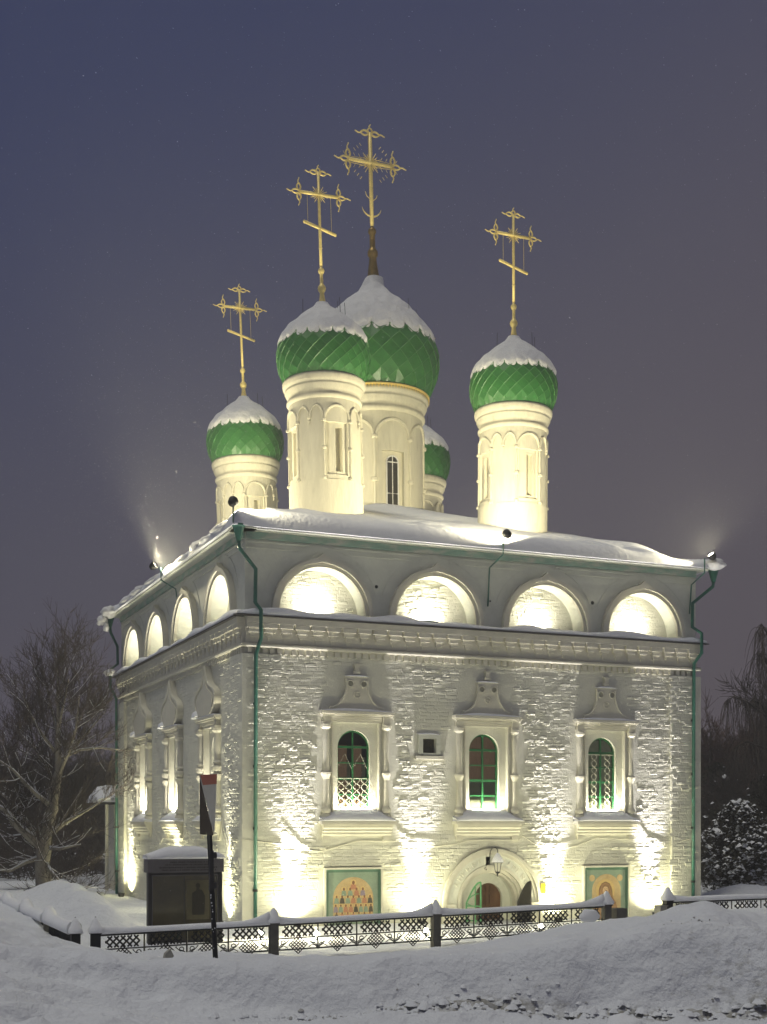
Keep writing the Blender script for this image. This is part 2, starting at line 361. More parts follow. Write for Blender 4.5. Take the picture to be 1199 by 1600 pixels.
NF = [1.98, 5.09, 8.33, 11.39]; NL = [2.02, 5.61, 9.02, 12.28]
WF = [2.89, 6.57, 10.19]; WL = [3.06, 6.95, 10.85]
NR = 1.13; NZ = 7.74
PORT = 6.72
def facade(F, length, niches, wins, port, nm):
    holes_low = []
    for c in wins: holes_low.append([(c-.64, 2.78), (c+.64, 2.78), (c+.64, 5.06), (c-.64, 5.06)])
    if port: holes_low.append([(port+1.02, -.5)]+arc(port, .42, 1.02, 0, 180, 30)+[(port-1.02, -.5)])
    if port:
        holes_low[-1] = [(port-1.02, -.45), (port+1.02, -.45)]+arc(port, .42, 1.02, 0, 180, 30)
        sq = (4.72, 5.10, 4.33, 4.70); holes_low.append([(sq[0], sq[2]), (sq[1], sq[2]), (sq[1], sq[3]), (sq[0], sq[3])])
    e = .501 if F is LEFT else 0
    MB().plate([(e, -.6), (length, -.6), (length, 7.56), (e, 7.56)], holes_low, -.5, 0, F).build('lower_wall', WASH, church)
    hu = [[(c-NR, 7.57+.06), (c+NR, 7.63)]+arc(c, NZ, NR, 0, 180, 30) for c in niches]
    MB().plate([(e, 7.565), (length, 7.565), (length, 9.60), (e, 9.60)], hu, -.5, 0, F).build('upper_wall', PLAST, church)
    MB().fbox(F, 1.3, length-.3, -1.2, -1.1, -.6, 9.5).build('back_wall', PLAST, church)
    for c in niches:      # keel arch mouldings
        for r0, r1, n1, t0, t1 in ((NR, NR+.09, .10, 0, .02), (NR+.09, NR+.19, .16, .02, .14)):
            ins = keel(c, NZ, r0+.001, t0)[::-1]; outs = keel(c, NZ, r1, t1)
            poly = [(c+r1, 7.63)]+outs+[(c-r1, 7.63), (c-r0, 7.63)]+ins+[(c+r0, 7.63)]
            MB().plate(poly, [], 0.002, n1, F).build('arch_moulding', TRIM, church)
        # faint sunk outline of the larger gable over each arch
        ins = keel(c, NZ+.1, NR+.40, .06)[3:-3]; outs = keel(c, NZ+.1, NR+.425, .075)[3:-3]
        MB().plate(outs+ins[::-1], [], 0.002, .014, F).build('gable_outline', PLAST, church)
        snow_lump(F, c-NR+.02, c+NR-.02, -.47, .0, 7.62, .13).build('snow_on_arch_floor', SNOW, church, smooth=True)
    for zz in (9.22, 9.36):
        edges = [0.05]+[q for c in niches for q in ((c-.62, c+.62) if zz < 9.3 else (c-.3, c+.3))]+[length-.05]
        for i in range(0, len(edges), 2):
            if edges[i+1]-edges[i] > .1: MB().fbox(F, edges[i], edges[i+1], .002, .03, zz, zz+.035).build('cornice_moulding', PLAST, church)
    MB().fbox(F, .02, length-.02, .002, .06, 9.44, 9.60).build('eave_board', TEAL, church)
    MB().fbox(F, -.38, length+.2, -.2, .36, 9.605, 9.63).build('eave_edge', PLAST, church)
    # ledge between the tiers
    MB().extr([(-.05, 7.565), (.28, 7.53), (.285, 7.56), (-.05, 7.60)], F, -.28 if F is FRONT else 0.002, length+.25).build('ledge_sheet', BOARD, church)
    m = MB(); m.fbox(F, 0, length, .0015, .20, 7.38, 7.53); m.fbox(F, 0, length, .0012, .07, 6.92, 7.379); m.build('cornice_fascia', TRIM, church)
    snow_lump(F, -.25, length+.2, -.02, .27, 7.575, .15, 90, wob=.8).build('ledge_snow', SNOW, church, smooth=True)
    # stepped corbels
    cm = MB()
    for w_, n_, z0, z1 in ((.355, .195, 7.27, 7.379), (.265, .16, 7.16, 7.268), (.175, .12, 7.05, 7.158), (.10, .09, 6.95, 7.048)):
        cm.fbox(F, -w_/2, w_/2, .071, n_, z0, z1)
    cme = cm.mesh('corbel', TRIM); k = int(length/.412)
    for i in range(k+1):
        a = .18+i*(length-.36)/k
        o = F(a, 0, 0); link('corbel', cme, church, mw=Matrix.Translation((o[0], o[1], random.uniform(-.008, .008))))
    m = MB(); m.extr([(0.0018, 6.80), (.10, 6.80), (.13, 6.83), (.13, 6.87), (.07, 6.915), (0.0018, 6.915)], F, -.1, length+.1); m.build('string_course', TRIM, church)
    dm = MB().fbox(F, -.055, .055, .0011, .075, 6.66, 6.797).mesh('dentil', TRIM); k = int(length/.19)
    for i in range(k+1):
        o = F(.1+i*(length-.2)/k, 0, 0); link('dentil', dm, church, mw=Matrix.Translation((o[0], o[1], random.uniform(-.006, .006))))
    for a0, a1 in ((0, .88), (length-.86, length)):
        m = MB().fbox(F, a0-(.10 if a0 == 0 and F is FRONT else -.002), a1+(.1 if a0 else 0), .0013, .10, -.6, 6.64)
        m.build('corner_pilaster', WASH, church)
def snow_lump(F, a0, a1, n0, n1, z, h, segs=14, wob=.4):
    m = MB(); prof = [(0, 0), (.02, .55), (.12, .9), (.35, 1), (.7, .92), (.93, .7), (1, .3), (1, 0)]
    vs = []; k = len(prof)
    for i in range(segs+1):
        a = a0+(a1-a0)*i/segs; e = 1-max(0, abs(i/segs-.5)*2-.93)*9 if segs > 20 else min(1, .35+2.2*min(i, segs-i)/segs)
        hh = h*max(.25, e)*(1+wob*noise.noise(Vector((a*1.1, z, n0*3))))
        for u, q in prof: vs.append(F(a, n0+(n1-n0)*u*(1+.05*noise.noise(Vector((a*2, 1, 1)))), z+hh*q))
    fs = [(i*k+j, i*k+(j+1) % k, (i+1)*k+(j+1) % k, (i+1)*k+j) for i in range(segs) for j in range(k)]
    fs += [tuple(range(k)), tuple(segs*k+j for j in range(k))]
    return m.add(vs, fs)
facade(FRONT, W, NF, WF, PORT, 'front'); facade(LEFT, L, NL, WL, None, 'left')
MB().box(W-.5, W-.001, .505, L-.5, -.6, 9.6).box(.505, W, L-.5, L, -.6, 9.6).build('rear_walls', PLAST, church)
MB().box(W-.02, W+.26, .02, L, 7.38, 7.56).box(W-.02, W+.08, .02, L, 6.8, 6.9).build('rear_cornice', TRIM, church)

# --- rough whitewashed bricks
def brick_mesh(name, w, h, dp):
    b = MB(); rr = random.uniform; nx_, nz_ = 4, 3; vs = []
    for j in range(nz_):
        for i in range(nx_):
            e = (i in (0, nx_-1)) or (j in (0, nz_-1))
            vs.append((i/(nx_-1)*w-w/2, j/(nz_-1)*h-h/2, 0 if e else 0))
    # outer ring at the joint, inner ring proud
    o = [(-w/2, -h/2), (-w/6, -h/2), (w/6, -h/2), (w/2, -h/2), (w/2, 0), (w/2, h/2), (w/6, h/2), (-w/6, h/2), (-w/2, h/2), (-w/2, 0)]
    outer = [(x, 0, z+rr(-.006, .006)) for x, z in o]
    inner = [(x*.88+rr(-.008, .008), dp*rr(.55, 1.25), z*.66+rr(-.007, .007)) for x, z in o]
    fs = [(i, (i+1) % 10, 10+(i+1) % 10, 10+i) for i in range(10)]
    fs += [(10, 11, 17, 18), (11, 12, 16, 17), (12, 13, 15, 16)]
    fs = [f for f in fs]+[(10, 18, 19), (13, 14, 15)]
    return outer+inner, fs
BV = [brick_mesh('brick', .28, .088, random.choice((.006, .009, .012, .016))) for _ in range(40)]
def field(F, length, excl, z0, z1, singles, pil, course=.09, bl=.285, nfun=None, inside=None, amp=1.0):
    m = MB(); n_single = 0; zz = z0; row = 0
    shared = {}
    while zz < z1:
        a = -.14 if row % 2 else 0; a += random.uniform(-.03, .03)
        while a < length:
            w_ = bl*random.uniform(.75, 1.2); c = a+w_/2
            if a < 0: a += w_; continue
            if c+w_/2 > length+.02: break
            ok = not any(c+w_*.45 > e[0] and c-w_*.45 < e[1] and zz > e[2] and zz < e[3] for e in excl)
            if inside and not inside(c, zz): ok = False
            if ok:
                nq = noise.noise(Vector((c*.7, zz*.6, 7 if F is FRONT else 17))); patch = max(.5, .95+1.5*nq)*random.choice((.6, 1, 1, 1.5)); wz = .022*noise.noise(Vector((c*.45, zz*.7, 3)))+.010*noise.noise(Vector((c*3, zz*3, 5)))
                n0 = (.0995 if pil and (c < .88 or c > length-.86) else -.002) if nfun is None else nfun
                k = random.randrange(40); vs, fs = BV[k]
                if c < singles[1] and c > singles[0] and zz > singles[2] and zz < singles[3] and n_single < 300:
                    key = k % 12
                    if key not in shared:
                        v2, f2 = BV[key]; shared[key] = MB().add([F(x, y, z) for x, y, z in v2], f2).mesh('brick', WASH)
                    o = F(c, n0, zz+wz); b = link('brick', shared[key], church, mw=Matrix.Translation(o)); n_single += 1
                    q = w_/.29; b.scale = (q, patch, 1) if F is FRONT else (patch, q, 1)
                else:
                    q = w_/.29; s1 = random.uniform(.8, 1.25)*patch*amp
                    jz = random.uniform(-.008, .008)+wz; rot = random.uniform(-.035, .035)
                    m.add([F(c+x*q-z*rot, n0+y*s1, zz+z+jz+x*rot) for x, y, z in vs], fs)
            a += w_
        zz += course; row += 1
    return m
exF = []
for c in WF: exF += [(c-1.02, c+1.02, 1.98, 5.36), (c-.72, c+.72, 5.3, 6.45), (c-.95, c+.95, 5.3, 5.5)]
exF += [(PORT-1.5, PORT+1.5, -1, .4)]+[(PORT-1.5*math.cos(R(t)), PORT+1.5*math.cos(R(t)), .35, .42+1.5*math.sin(R(t))) for t in range(5, 90, 6)]
exF += [(2.0, 3.62, -.3, 1.42), (9.44, 10.97, -.5, 1.38), (4.5, 5.32, 4.15, 4.87)]
exL = []
for c in WL: exL += [(c-1.05, c+1.05, 1.98, 5.5), (c-.95, c+.95, 5.4, 6.1), (c-.5, c+.5, 6, 6.6)]
field(FRONT, W, exF, -.05, 6.62, (0.9, 2.1, 2.0, 6.6), True).build('brick_facing', WASH, church, kind='stuff')
field(LEFT, L, exL, -.05, 6.62, (9, 9, 9, 9), True).build('brick_facing', WASH, church, kind='stuff')
for F, ns_ in ((FRONT, NF), (LEFT, NL)):
    for c in ns_:
        MB().plate([(c-NR-.1, 7.5), (c+NR+.1, 7.5), (c+NR+.1, 9.1), (c-NR-.1, 9.1)], [], -.50, -.44, F).build('arch_back', WASH, church)
        field(F, 20, [], 7.7, 9.0, (9, 9, 9, 9), False, nfun=-.442, course=.085, bl=.25, amp=.9,
              inside=lambda a, z, c=c: abs(a-c) < NR and math.hypot(a-c, max(0, z-NZ)) < NR-.02).build('arch_brickwork', WASH, church, kind='stuff')

# --- windows
def window(F, c, kind, style):
    P = church
    # recessed field with an arched opening
    zb, zs, hw = 2.86, 4.43, .44
    MB().plate([(c-.655, 2.77), (c+.655, 2.77), (c+.655, 5.07), (c-.655, 5.07)], [arched(c, hw, zb, zs)], -.30, -.13, F).build('window_surround', WASH, P)
    w = MB()
    out_ = arched(c, hw, zb, zs); inn = arched(c, hw-.045, zb+.045, zs)
    w.plate(out_, [inn[::-1]], -.27, -.22, F)
    win = w.build('window', GFRAME, P)
    mb = MB(); mb.fbox(F, c-.022, c+.022, -.265, -.215, zb+.04, zs+hw-.045)
    for q, z in enumerate((3.25, 3.65, 4.05, 4.45)):
        hh = .030 if z in (4.45, 3.65) else .014
        hw2 = hw-.04 if z <= 4.45 else hw-.1
        mb.fbox(F, c-hw2, c-.023, -.262, -.218, z-hh, z+hh); mb.fbox(F, c+.023, c+hw2, -.262, -.218, z-hh, z+hh)
    mb.build('glazing_bar', GFRAME, win)
    zz = [zb+.05, 3.24, 3.64, 4.04, 4.42]
    for i in range(4):
        for s_ in (-1, 1):
            a0, a1 = (c-hw+.045, c-.022) if s_ < 0 else (c+.022, c+hw-.045)
            MB().fbox(F, a0, a1, -.250, -.246, zz[i]+.01, zz[i+1]-.01).build('pane', GLASS, win)
    MB().plate(arc(c, 4.45, hw-.06, 2, 178, 14), [], -.250, -.246, F).build('pane', GLASS, win)
    # what stands behind the panes
    MB().fbox(F, c-.6, c+.6, -.48, -.45, 2.7, 5.0).build('room_dark', DARKIN, win)
    if style == 'curtain':
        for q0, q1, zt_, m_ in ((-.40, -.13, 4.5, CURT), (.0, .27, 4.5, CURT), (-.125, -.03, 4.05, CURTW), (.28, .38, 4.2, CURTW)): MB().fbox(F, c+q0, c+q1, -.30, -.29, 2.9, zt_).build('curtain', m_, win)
    elif style == 'blind':
        MB().fbox(F, c-.41, c+.41, -.30, -.29, 2.88, 3.66).build('blind', CURTW, win)
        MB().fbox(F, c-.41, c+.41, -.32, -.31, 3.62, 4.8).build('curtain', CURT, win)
    else:
        MB().fbox(F, c-.42, c+.42, -.32, -.31, 2.9, 4.8).build('curtain', MATS['glowing_reddish_curtain'] if F is LEFT else BLINDD, win)
    if style != 'blind':    # white wavy lattice grille
        g_ = MB(); top = 3.66 if style == 'curtain' else 4.4
        for s_ in (-1, 1):
            x0 = c+s_*.21
            for ph in range(2):
                for q in ((-.105, .105) if style == 'curtain' else (0,)):
                    pts = []
                    for i in range(33):
                        z = 2.9+(top-2.9)*i/32; pts.append(F(x0+q+(.085 if ph else -.085)*math.cos((z-2.9)/.36*2*PI/1), -.205, z))
                    g_.tube(pts, .0085, 5)
            g_.tube([F(x0-.19, -.205, top), F(x0+.19, -.205, top)], .008, 5)
            if style == 'curtain': g_.tube([F(x0-.19, -.205, top+.3), F(x0, -.205, top+.62), F(x0+.17, -.205, top+.25)], .006, 5)
        g_.build('grille', GRILLE, win)
    # colonnettes
    heavy = 1.35 if F is LEFT else 1.0
    for s_ in (-1, 1):
        x = c+s_*.81
        r_ = .085*heavy
        m = MB(); o = F(x, .035, 0)
        pr = [(r_*1.5, 2.66), (r_*1.5, 2.74), (r_*1.05, 2.78), (r_*1.45, 2.83), (r_*1.45, 2.88), (r_*.95, 2.96), (r_*.85, 3.2), (r_*.8, 3.62), (r_*1.05, 3.68), (r_*1.4, 3.74), (r_*1.5, 3.79), (r_*.9, 3.84)]
        if F is LEFT: pr += [(r_*1.5, 3.9), (r_*1.6, 3.98), (r_*.9, 4.04), (r_*1.3, 4.1)]
        pr += [(r_*.8, 4.15), (r_*.95, 4.6), (r_*.85, 4.86), (r_*1.45, 4.92), (r_*1.5, 4.99), (r_*1.1, 5.02)]
        m.lathe(pr, 14, (o[0], o[1], 0)); m.build('colonnette', TRIM, P, smooth=False)
        MB().fbox(F, x-.12*heavy, x+.12*heavy, .0, .13*heavy, 5.0, 5.05).build('capital', TRIM, P)
        MB().fbox(F, x-s_*.17-.022, x-s_*.17+.022, .0012, .045, 2.78, 5.04).build('inner_moulding', TRIM, P)
        MB().fbox(F, x-.10, x+.10, .0, .12, 5.052, 5.20).build('pedestal', TRIM, P)
    # entablature, sill and apron
    MB().fbox(F, c-.70, c+.70, .002, .05, 5.05, 5.11).fbox(F, c-.70, c+.70, .002, .085, 5.115, 5.19).fbox(F, c-.96, c+.96, .002, .15, 5.205, 5.25).fbox(F, c-.99, c+.99, .002, .20, 5.253, 5.32).build('entablature', TRIM, P)
    snow_lump(F, c-.98, c+.98, .01, .19, 5.321, .07).build('snow_cap', SNOW, P, smooth=True)
    MB().fbox(F, c-1.0, c+1.0, .002, .26, 2.50, 2.58).build('sill', TRIM, P)
    MB().extr([(.002, 2.20), (.06, 2.20), (.08, 2.24), (.10, 2.25), (.10, 2.30), (.15, 2.33), (.15, 2.38), (.20, 2.42), (.20, 2.498), (.002, 2.498)], F, c-.93, c+.93).fbox(F, c-.90, c-.72, .002, .07, 2.10, 2.199).fbox(F, c+.72, c+.90, .002, .07, 2.10, 2.199).build('apron', TRIM, P)
    m = MB(); vs = []; N_ = 20; prof = [(.255, 0), (.27, .05), (.22, .13), (.10, .22), (.0, .285), (-.10, .31), (-.13, .30), (-.13, 0)]
    for i in range(N_+1):
        a = -.98+1.96*i/N_; e = .42+.58*min(1, min(i, N_-i)/3.); inn_ = abs(a) < .63
        for n_, h_ in prof: vs.append(F(c+a, n_ if (n_ > 0 or inn_) else .001, 2.582+h_*e*(1+.25*noise.noise(Vector((a*1.5, c, 2))))*(.93 if inn_ or n_ > .1 else .85)))
    k = len(prof); m.add(vs, [(i*k+j, i*k+(j+1) % k, (i+1)*k+(j+1) % k, (i+1)*k+j) for i in range(N_) for j in range(k)]+[tuple(range(k)), tuple(N_*k+j for j in range(k))])
    m.build('sill_snow', SNOW, P, smooth=True)
    # gable over the window
    if F is FRONT:
        side = []
        for i in range(13):
            t = i/12; side.append((.72-.44*math.sin(t*PI/2)**1.0, 5.42+.60*(1-math.cos(t*PI/2))))
        side = [(.72, 5.335)]+side+[(.29, 6.12), (.31, 6.16), (.31, 6.20)]
        poly = [(c+a, z) for a, z in side]+[(c-a, z) for a, z in side[::-1]]
        MB().plate(poly, [], .002, .09, F).build('pediment', TRIM, P)
        for s_ in (-1, 1): MB().tube([F(c+s_*a, .09, z) for a, z in side[1:-2]], .028, 6).build('pediment_rim', TRIM, P)
        snow_lump(F, c-.31, c+.31, .003, .12, 6.201, .05).build('snow_cap', SNOW, P, smooth=True)
        for s_ in (-1, 1):
            o = MB(); o.plate(arc(c+s_*.18, 6.02, .075, 0, 345, 14), [], .091, .10, F); o.build('scroll_eye', EYE, P)
            MB().tube([F(c+s_*.18+.085*math.cos(q*.5), .10, 6.02+.085*math.sin(q*.5)) for q in range(13)], .018, 6).build('scroll', TRIM, P)
        MB().tube([F(c+.08*math.cos(q*.5), .10, 5.74+.08*math.sin(q*.5)) for q in range(13)], .014, 6).tube([F(c-.035, .10, 5.74), F(c+.035, .10, 5.74)], .012, 6).build('rosette', TRIM, P)
        MB().fbox(F, c-.09, c+.09, .002, .10, 6.27, 6.33).fbox(F, c-.055, c+.055, .002, .09, 6.33, 6.46).fbox(F, c-.08, c+.08, .002, .10, 6.46, 6.50).build('finial', TRIM, P)
    else:
        def og(sc_, zt, z0=5.36):
            o = []
            for i in range(15):
                t = i/14
                r = .80*sc_*(1.05-.08*math.cos(t*PI*1.4)) if t < .35 else None
                o.append(t)
            pts = [(.55, 0), (.84, .14), (.98, .40), (.93, .64), (.70, .80), (.40, .90), (.22, 1.02), (.10, 1.22), (.0, 1.50)]
            for _ in range(2): pts = [pts[0]]+[q for i in range(len(pts)-1) for q in ((pts[i][0]*.75+pts[i+1][0]*.25, pts[i][1]*.75+pts[i+1][1]*.25), (pts[i][0]*.25+pts[i+1][0]*.75, pts[i][1]*.25+pts[i+1][1]*.75))]+[pts[-1]]
            return [(a*sc_, z0+z*zt) for a, z in pts]
        for sc_, n0, n1, zt in ((1.02, .002, .16, .88), (.83, .161, .10+.1, .73)):
            p_ = og(sc_, zt); poly = [(c+a, z) for a, z in p_]+[(c-a, z) for a, z in p_[:-1][::-1]]
            MB().plate(poly, [], n0, n1, F).build('keel_gable', TRIM, P)
        p_ = og(1.0, .87)
        for s_ in (-1, 1): MB().tube([F(c+s_*a, .17, z) for a, z in p_], .035, 6).build('gable_rim', TRIM, P)
        snow_lump(F, c+.62, c+.97, .05, .3, 5.33, .22).build('snow_cap', SNOW, P, smooth=True)
for c, st in zip(WF, ('curtain', 'blind', 'lattice')): window(FRONT, c, 'front', st)
for c in WL: window(LEFT, c, 'left', 'lattice')
# small square relief plaque between the windows
F = FRONT
pl = MB().fbox(F, 4.73, 5.09, -.16, -.08, 4.34, 4.69).build('relief_plaque', BRONZE, church)
MB().tube([F(4.9+.06*math.cos(q*.5), -.08, 4.58+.065*math.sin(q*.5)) for q in range(13)], .012, 6).tube([F(4.80, -.08, 4.40), F(4.84, -.08, 4.5), F(4.97, -.08, 4.5), F(5.02, -.08, 4.40)], .02, 6).tube([F(4.98, -.08, 4.42), F(5.0, -.08, 4.6), F(4.97, -.08, 4.65)], .012, 5).build('relief_figure', BRONZE, church)
MB().fbox(F, 4.60, 4.72, .002, .06, 4.30, 4.80).fbox(F, 5.10, 5.22, .002, .06, 4.30, 4.80).fbox(F, 4.72, 5.10, .002, .06, 4.70, 4.80).fbox(F, 4.72, 5.10, .002, .06, 4.27, 4.33).build('plaque_frame', PLAST, church)
MB().fbox(F, 4.50, 5.32, .002, .10, 4.17, 4.25).build('plaque_sill', TRIM, church)
snow_lump(F, 4.56, 5.2, .0, .06, 4.80, .05).build('snow_cap', SNOW, church, smooth=True)
# small holes in the upper wall and a rusty patch
for hx, hz, hr in ((3.45, 8.5, .045), (9.8, 8.51, .05), (6.68, 8.35, .025)): MB().plate(arc(hx, hz, hr, 0, 330, 9), [], .001, .006, F).build('put_hole', GSEAM, church)

# --- portal
c = PORT; cz = .42
def ring(r0, r1, n0, n1, name, m=TRIM, a0=0, a1=180):
    o = arc(c, cz, r1, a0, a1, 36); i_ = arc(c, cz, r0, a0, a1, 36)[::-1]
    MB().plate([(c+r1, -.4)]+o+[(c-r1, -.4), (c-r0, -.4)]+i_+[(c+r0, -.4)], [], n0, n1, F).build(name, m, church)
ring(1.36, 1.45, .002, .10, 'portal_moulding'); ring(1.28, 1.36, .002, .06, 'portal_moulding'); ring(1.02, 1.28, .002, .03, 'inscription_band', PLAST)
ring(.94, 1.02, -.10, .06, 'portal_moulding'); ring(.86, .94, -.22, -.02, 'portal_moulding'); ring(.80, .86, -.34, -.14, 'portal_moulding')
MB().plate([(c-1.4, -.5), (c+1.4, -.5), (c+1.4, 1.7), (c-1.4, 1.7)], [[(c-.24, -.45), (c+.58, -.45)]+arc(c+.17, .53, .41, 0, 180, 20)], -.66, -.50, F).build('portal_back', PLAST, church)
tube = MB(); o1 = arc(c, cz, .815, 0, 180, 30); vs = [F(a, n, z) for n in (-.33, -.50) for a, z in [(c+.815, -.4)]+o1+[(c-.815, -.4)]]
k = 33; tube.add(vs, [(i, i+1, k+i+1, k+i) for i in range(k-1)]); tube.build('portal_vault', PLAST, church)
for s_ in (-1, 1): MB().fbox(F, c+s_*1.22-.14, c+s_*1.22+.14, .03, .12, .38, .44).fbox(F, c+s_*1.22-.10, c+s_*1.22+.10, .03, .10, .30, .38).fbox(F, c+s_*1.22-.07, c+s_*1.22+.07, .03, .09, -.4, .30).build('portal_capital', TRIM, church)
dr = MB().plate([(c-.24, -.4), (c+.58, -.4)]+arc(c+.17, .53, .41, 0, 180, 20), [], -.64, -.61, F).build('door', WOOD, church)
for i in range(5):
    a = c-.16+i*.165; top = .53+math.sqrt(max(0, .39**2-(abs(a-c-.17)+.03)**2)); MB().fbox(F, a-.075, a+.075, -.608, -.595, -.4, top).build('plank', WOOD, dr)
for z_ in (.30, .62): MB().fbox(F, c-.20, c+.54, -.594, -.58, z_, z_+.07).build('door_band', WOOD, dr)
MB().fbox(F, c+.13, c+.20, -.5795, -.565, -.3, .86).build('door_band', WOOD, dr)
# inscription in shallow relief round the band
ins = MB(); random.seed(11)
for i, t in enumerate(range(28, 156, 9)):
    if 78 < t < 105: continue
    tt = R(t+random.uniform(-1, 1)); rr = 1.15
    def gp(dx, dy): return F(c+(rr+dy)*math.cos(tt-dx/rr), .032, cz+(rr+dy)*math.sin(tt-dx/rr))
    w_ = .045; kind = i % 5
    if kind == 0: ins.tube([gp(w_*math.cos(q), .06*math.sin(q)) for q in [j*.7 for j in range(10)]], .010, 5)
    elif kind in (1, 3): ins.tube([gp(-w_, -.06), gp(-w_, .06)], .010, 5).tube([gp(w_, -.06), gp(w_, .06)], .010, 5).tube([gp(-w_, 0.0), gp(w_, .03 if kind == 3 else 0)], .008, 5)
    elif kind == 2: ins.tube([gp(w_, .06), gp(-w_, .06), gp(-w_, -.06), gp(w_, -.06)], .009, 5).tube([gp(-w_, 0), gp(w_*.7, 0)], .008, 5)
    else: ins.tube([gp(-w_, -.06), gp(0, .06), gp(w_, -.06)], .009, 5)
ins.build('inscription', TRIM, church)
# open gate leaves
def leaf(a_h, sgn, m, name, ang, bars, label):
    g_ = MB(); W_ = .40; H0, H1 = -.3, 1.0
    def lf(u, z, t=0): return (a_h+sgn*u*math.cos(ang), -.02-u*math.sin(ang)+t, z)
    n_ = 16; zt = lambda u: .45+.55*math.sin(min(1, u/W_)*PI/2)
    g_.tube([lf(0, H0), lf(0, zt(0))], .022, 6); g_.tube([lf(W_, H0), lf(W_, zt(W_))], .022, 6)
    g_.tube([lf(W_*i/n_, zt(W_*i/n_)) for i in range(n_+1)], .022, 6)
    for z in (.0, .38): g_.tube([lf(0, z), lf(W_, z)], .018, 6)
    if bars:
        g_.tube([lf(W_*.62, H0), lf(W_*.62, zt(W_*.62))], .014, 6)
        g_.tube([lf(W_*(1-math.cos(q*.16))*1.0, .38+.33*math.sin(q*.16)) for q in range(10)], .014, 6)
        g_.tube([lf(0, .75*.6), lf(W_*.3, .40)], .012, 5)
    o = g_.build(name, m, church, label=label)
    if not bars:
        m2 = MB(); vs = [lf(W_*i/8, z_) for i in range(9) for z_ in (H0, zt(W_*i/8))]; m2.add(vs, [(2*i, 2*i+1, 2*i+3, 2*i+2) for i in range(8)])
        vs = [lf(W_*i/8, z_, .012) for i in range(9) for z_ in (H0, zt(W_*i/8))]; m2.add(vs, [(2*i, 2*i+1, 2*i+3, 2*i+2) for i in range(8)]); m2.build('leaf_panel', BRONZE, o)
    else:
        m2 = MB(); vs = [lf(W_*i/8, z_, .01) for i in range(9) for z_ in (H0, zt(W_*i/8)-.01)]; m2.add(vs, [(2*i, 2*i+1, 2*i+3, 2*i+2) for i in range(8)]); m2.build('leaf_glass', GLASS, o)
leaf(5.98, 1, LGREEN, 'gate_leaf', R(50), True, 'open light green arched gate leaf')
leaf(7.50, 1, BOARD, 'gate_leaf', R(62), False, 'open dark solid arched gate leaf')

# --- roof snow
def roof_h(x, y):
    d = min(x+.4, W+.4-x, y+.4, L+.4-y); return d
m = MB(); n1, n2 = 150, 160; vs = []
def ev(i, n, lo, hi):
    t = i/n; e = .10
    return lo+(hi-lo)*(t+0*e)
rim = [0, .02, .05, .1, .17, .27, .4]
def axis(lo, hi, n): return [lo+r_ for r_ in rim]+[lo+.4+(hi-lo-.8)*i/n for i in range(1, n)]+[hi-r_ for r_ in rim[::-1]]
ax, ay = axis(-.44, W+.44, n1), axis(-.44, L+.44, n2)
def snow_t(d, x, y):
    th = .40+.05*noise.noise(Vector((x*.5, y*.5, 0)))
    if y < 1.2 and x > 10.3: th *= 1-.55*min(1, (x-10.3)/1.2)*(1 if y < .6 else max(0, (1.2-y)/.6))*(.8+.4*math.sin(x*3.1))
    if x < .8 and y > .2: th *= .72+.5*noise.noise(Vector((y*1.6, 3, 1)))
    for lx, ly in ((6.83, -.35), (-.35, 6.3)):
        th -= .10*math.exp(-((x-lx)/.7)**2-((y-ly)/.7)**2)
    q = min(1, max(0, d)/.24); return max(.06, th)*math.sqrt(max(0, 1-(1-q)**2))
for y in ay:
    for x in ax:
        d = min(x+.44, W+.44-x, y+.44, L+.44-y); z = 9.645+snow_t(d, x, y)+.30*max(0, d-.1)+.006*d*d
        z += .05*noise.noise(Vector((x*.8, y*.8, 4)))*min(1, d)+.012*noise.noise(Vector((x*3, y*3, 4)))*min(1, d)
        vs.append((x, y, z))
k = len(ax); m.add(vs, [(j*k+i, j*k+i+1, (j+1)*k+i+1, (j+1)*k+i) for j in range(len(ay)-1) for i in range(k-1)])
m.add([(-.44, -.44, 9.6448), (W+.44, -.44, 9.6448), (W+.44, L+.44, 9.6448), (-.44, L+.44, 9.6448)], [(0, 3, 2, 1)])
m.build('roof_snow', SNOW, church, smooth=True)

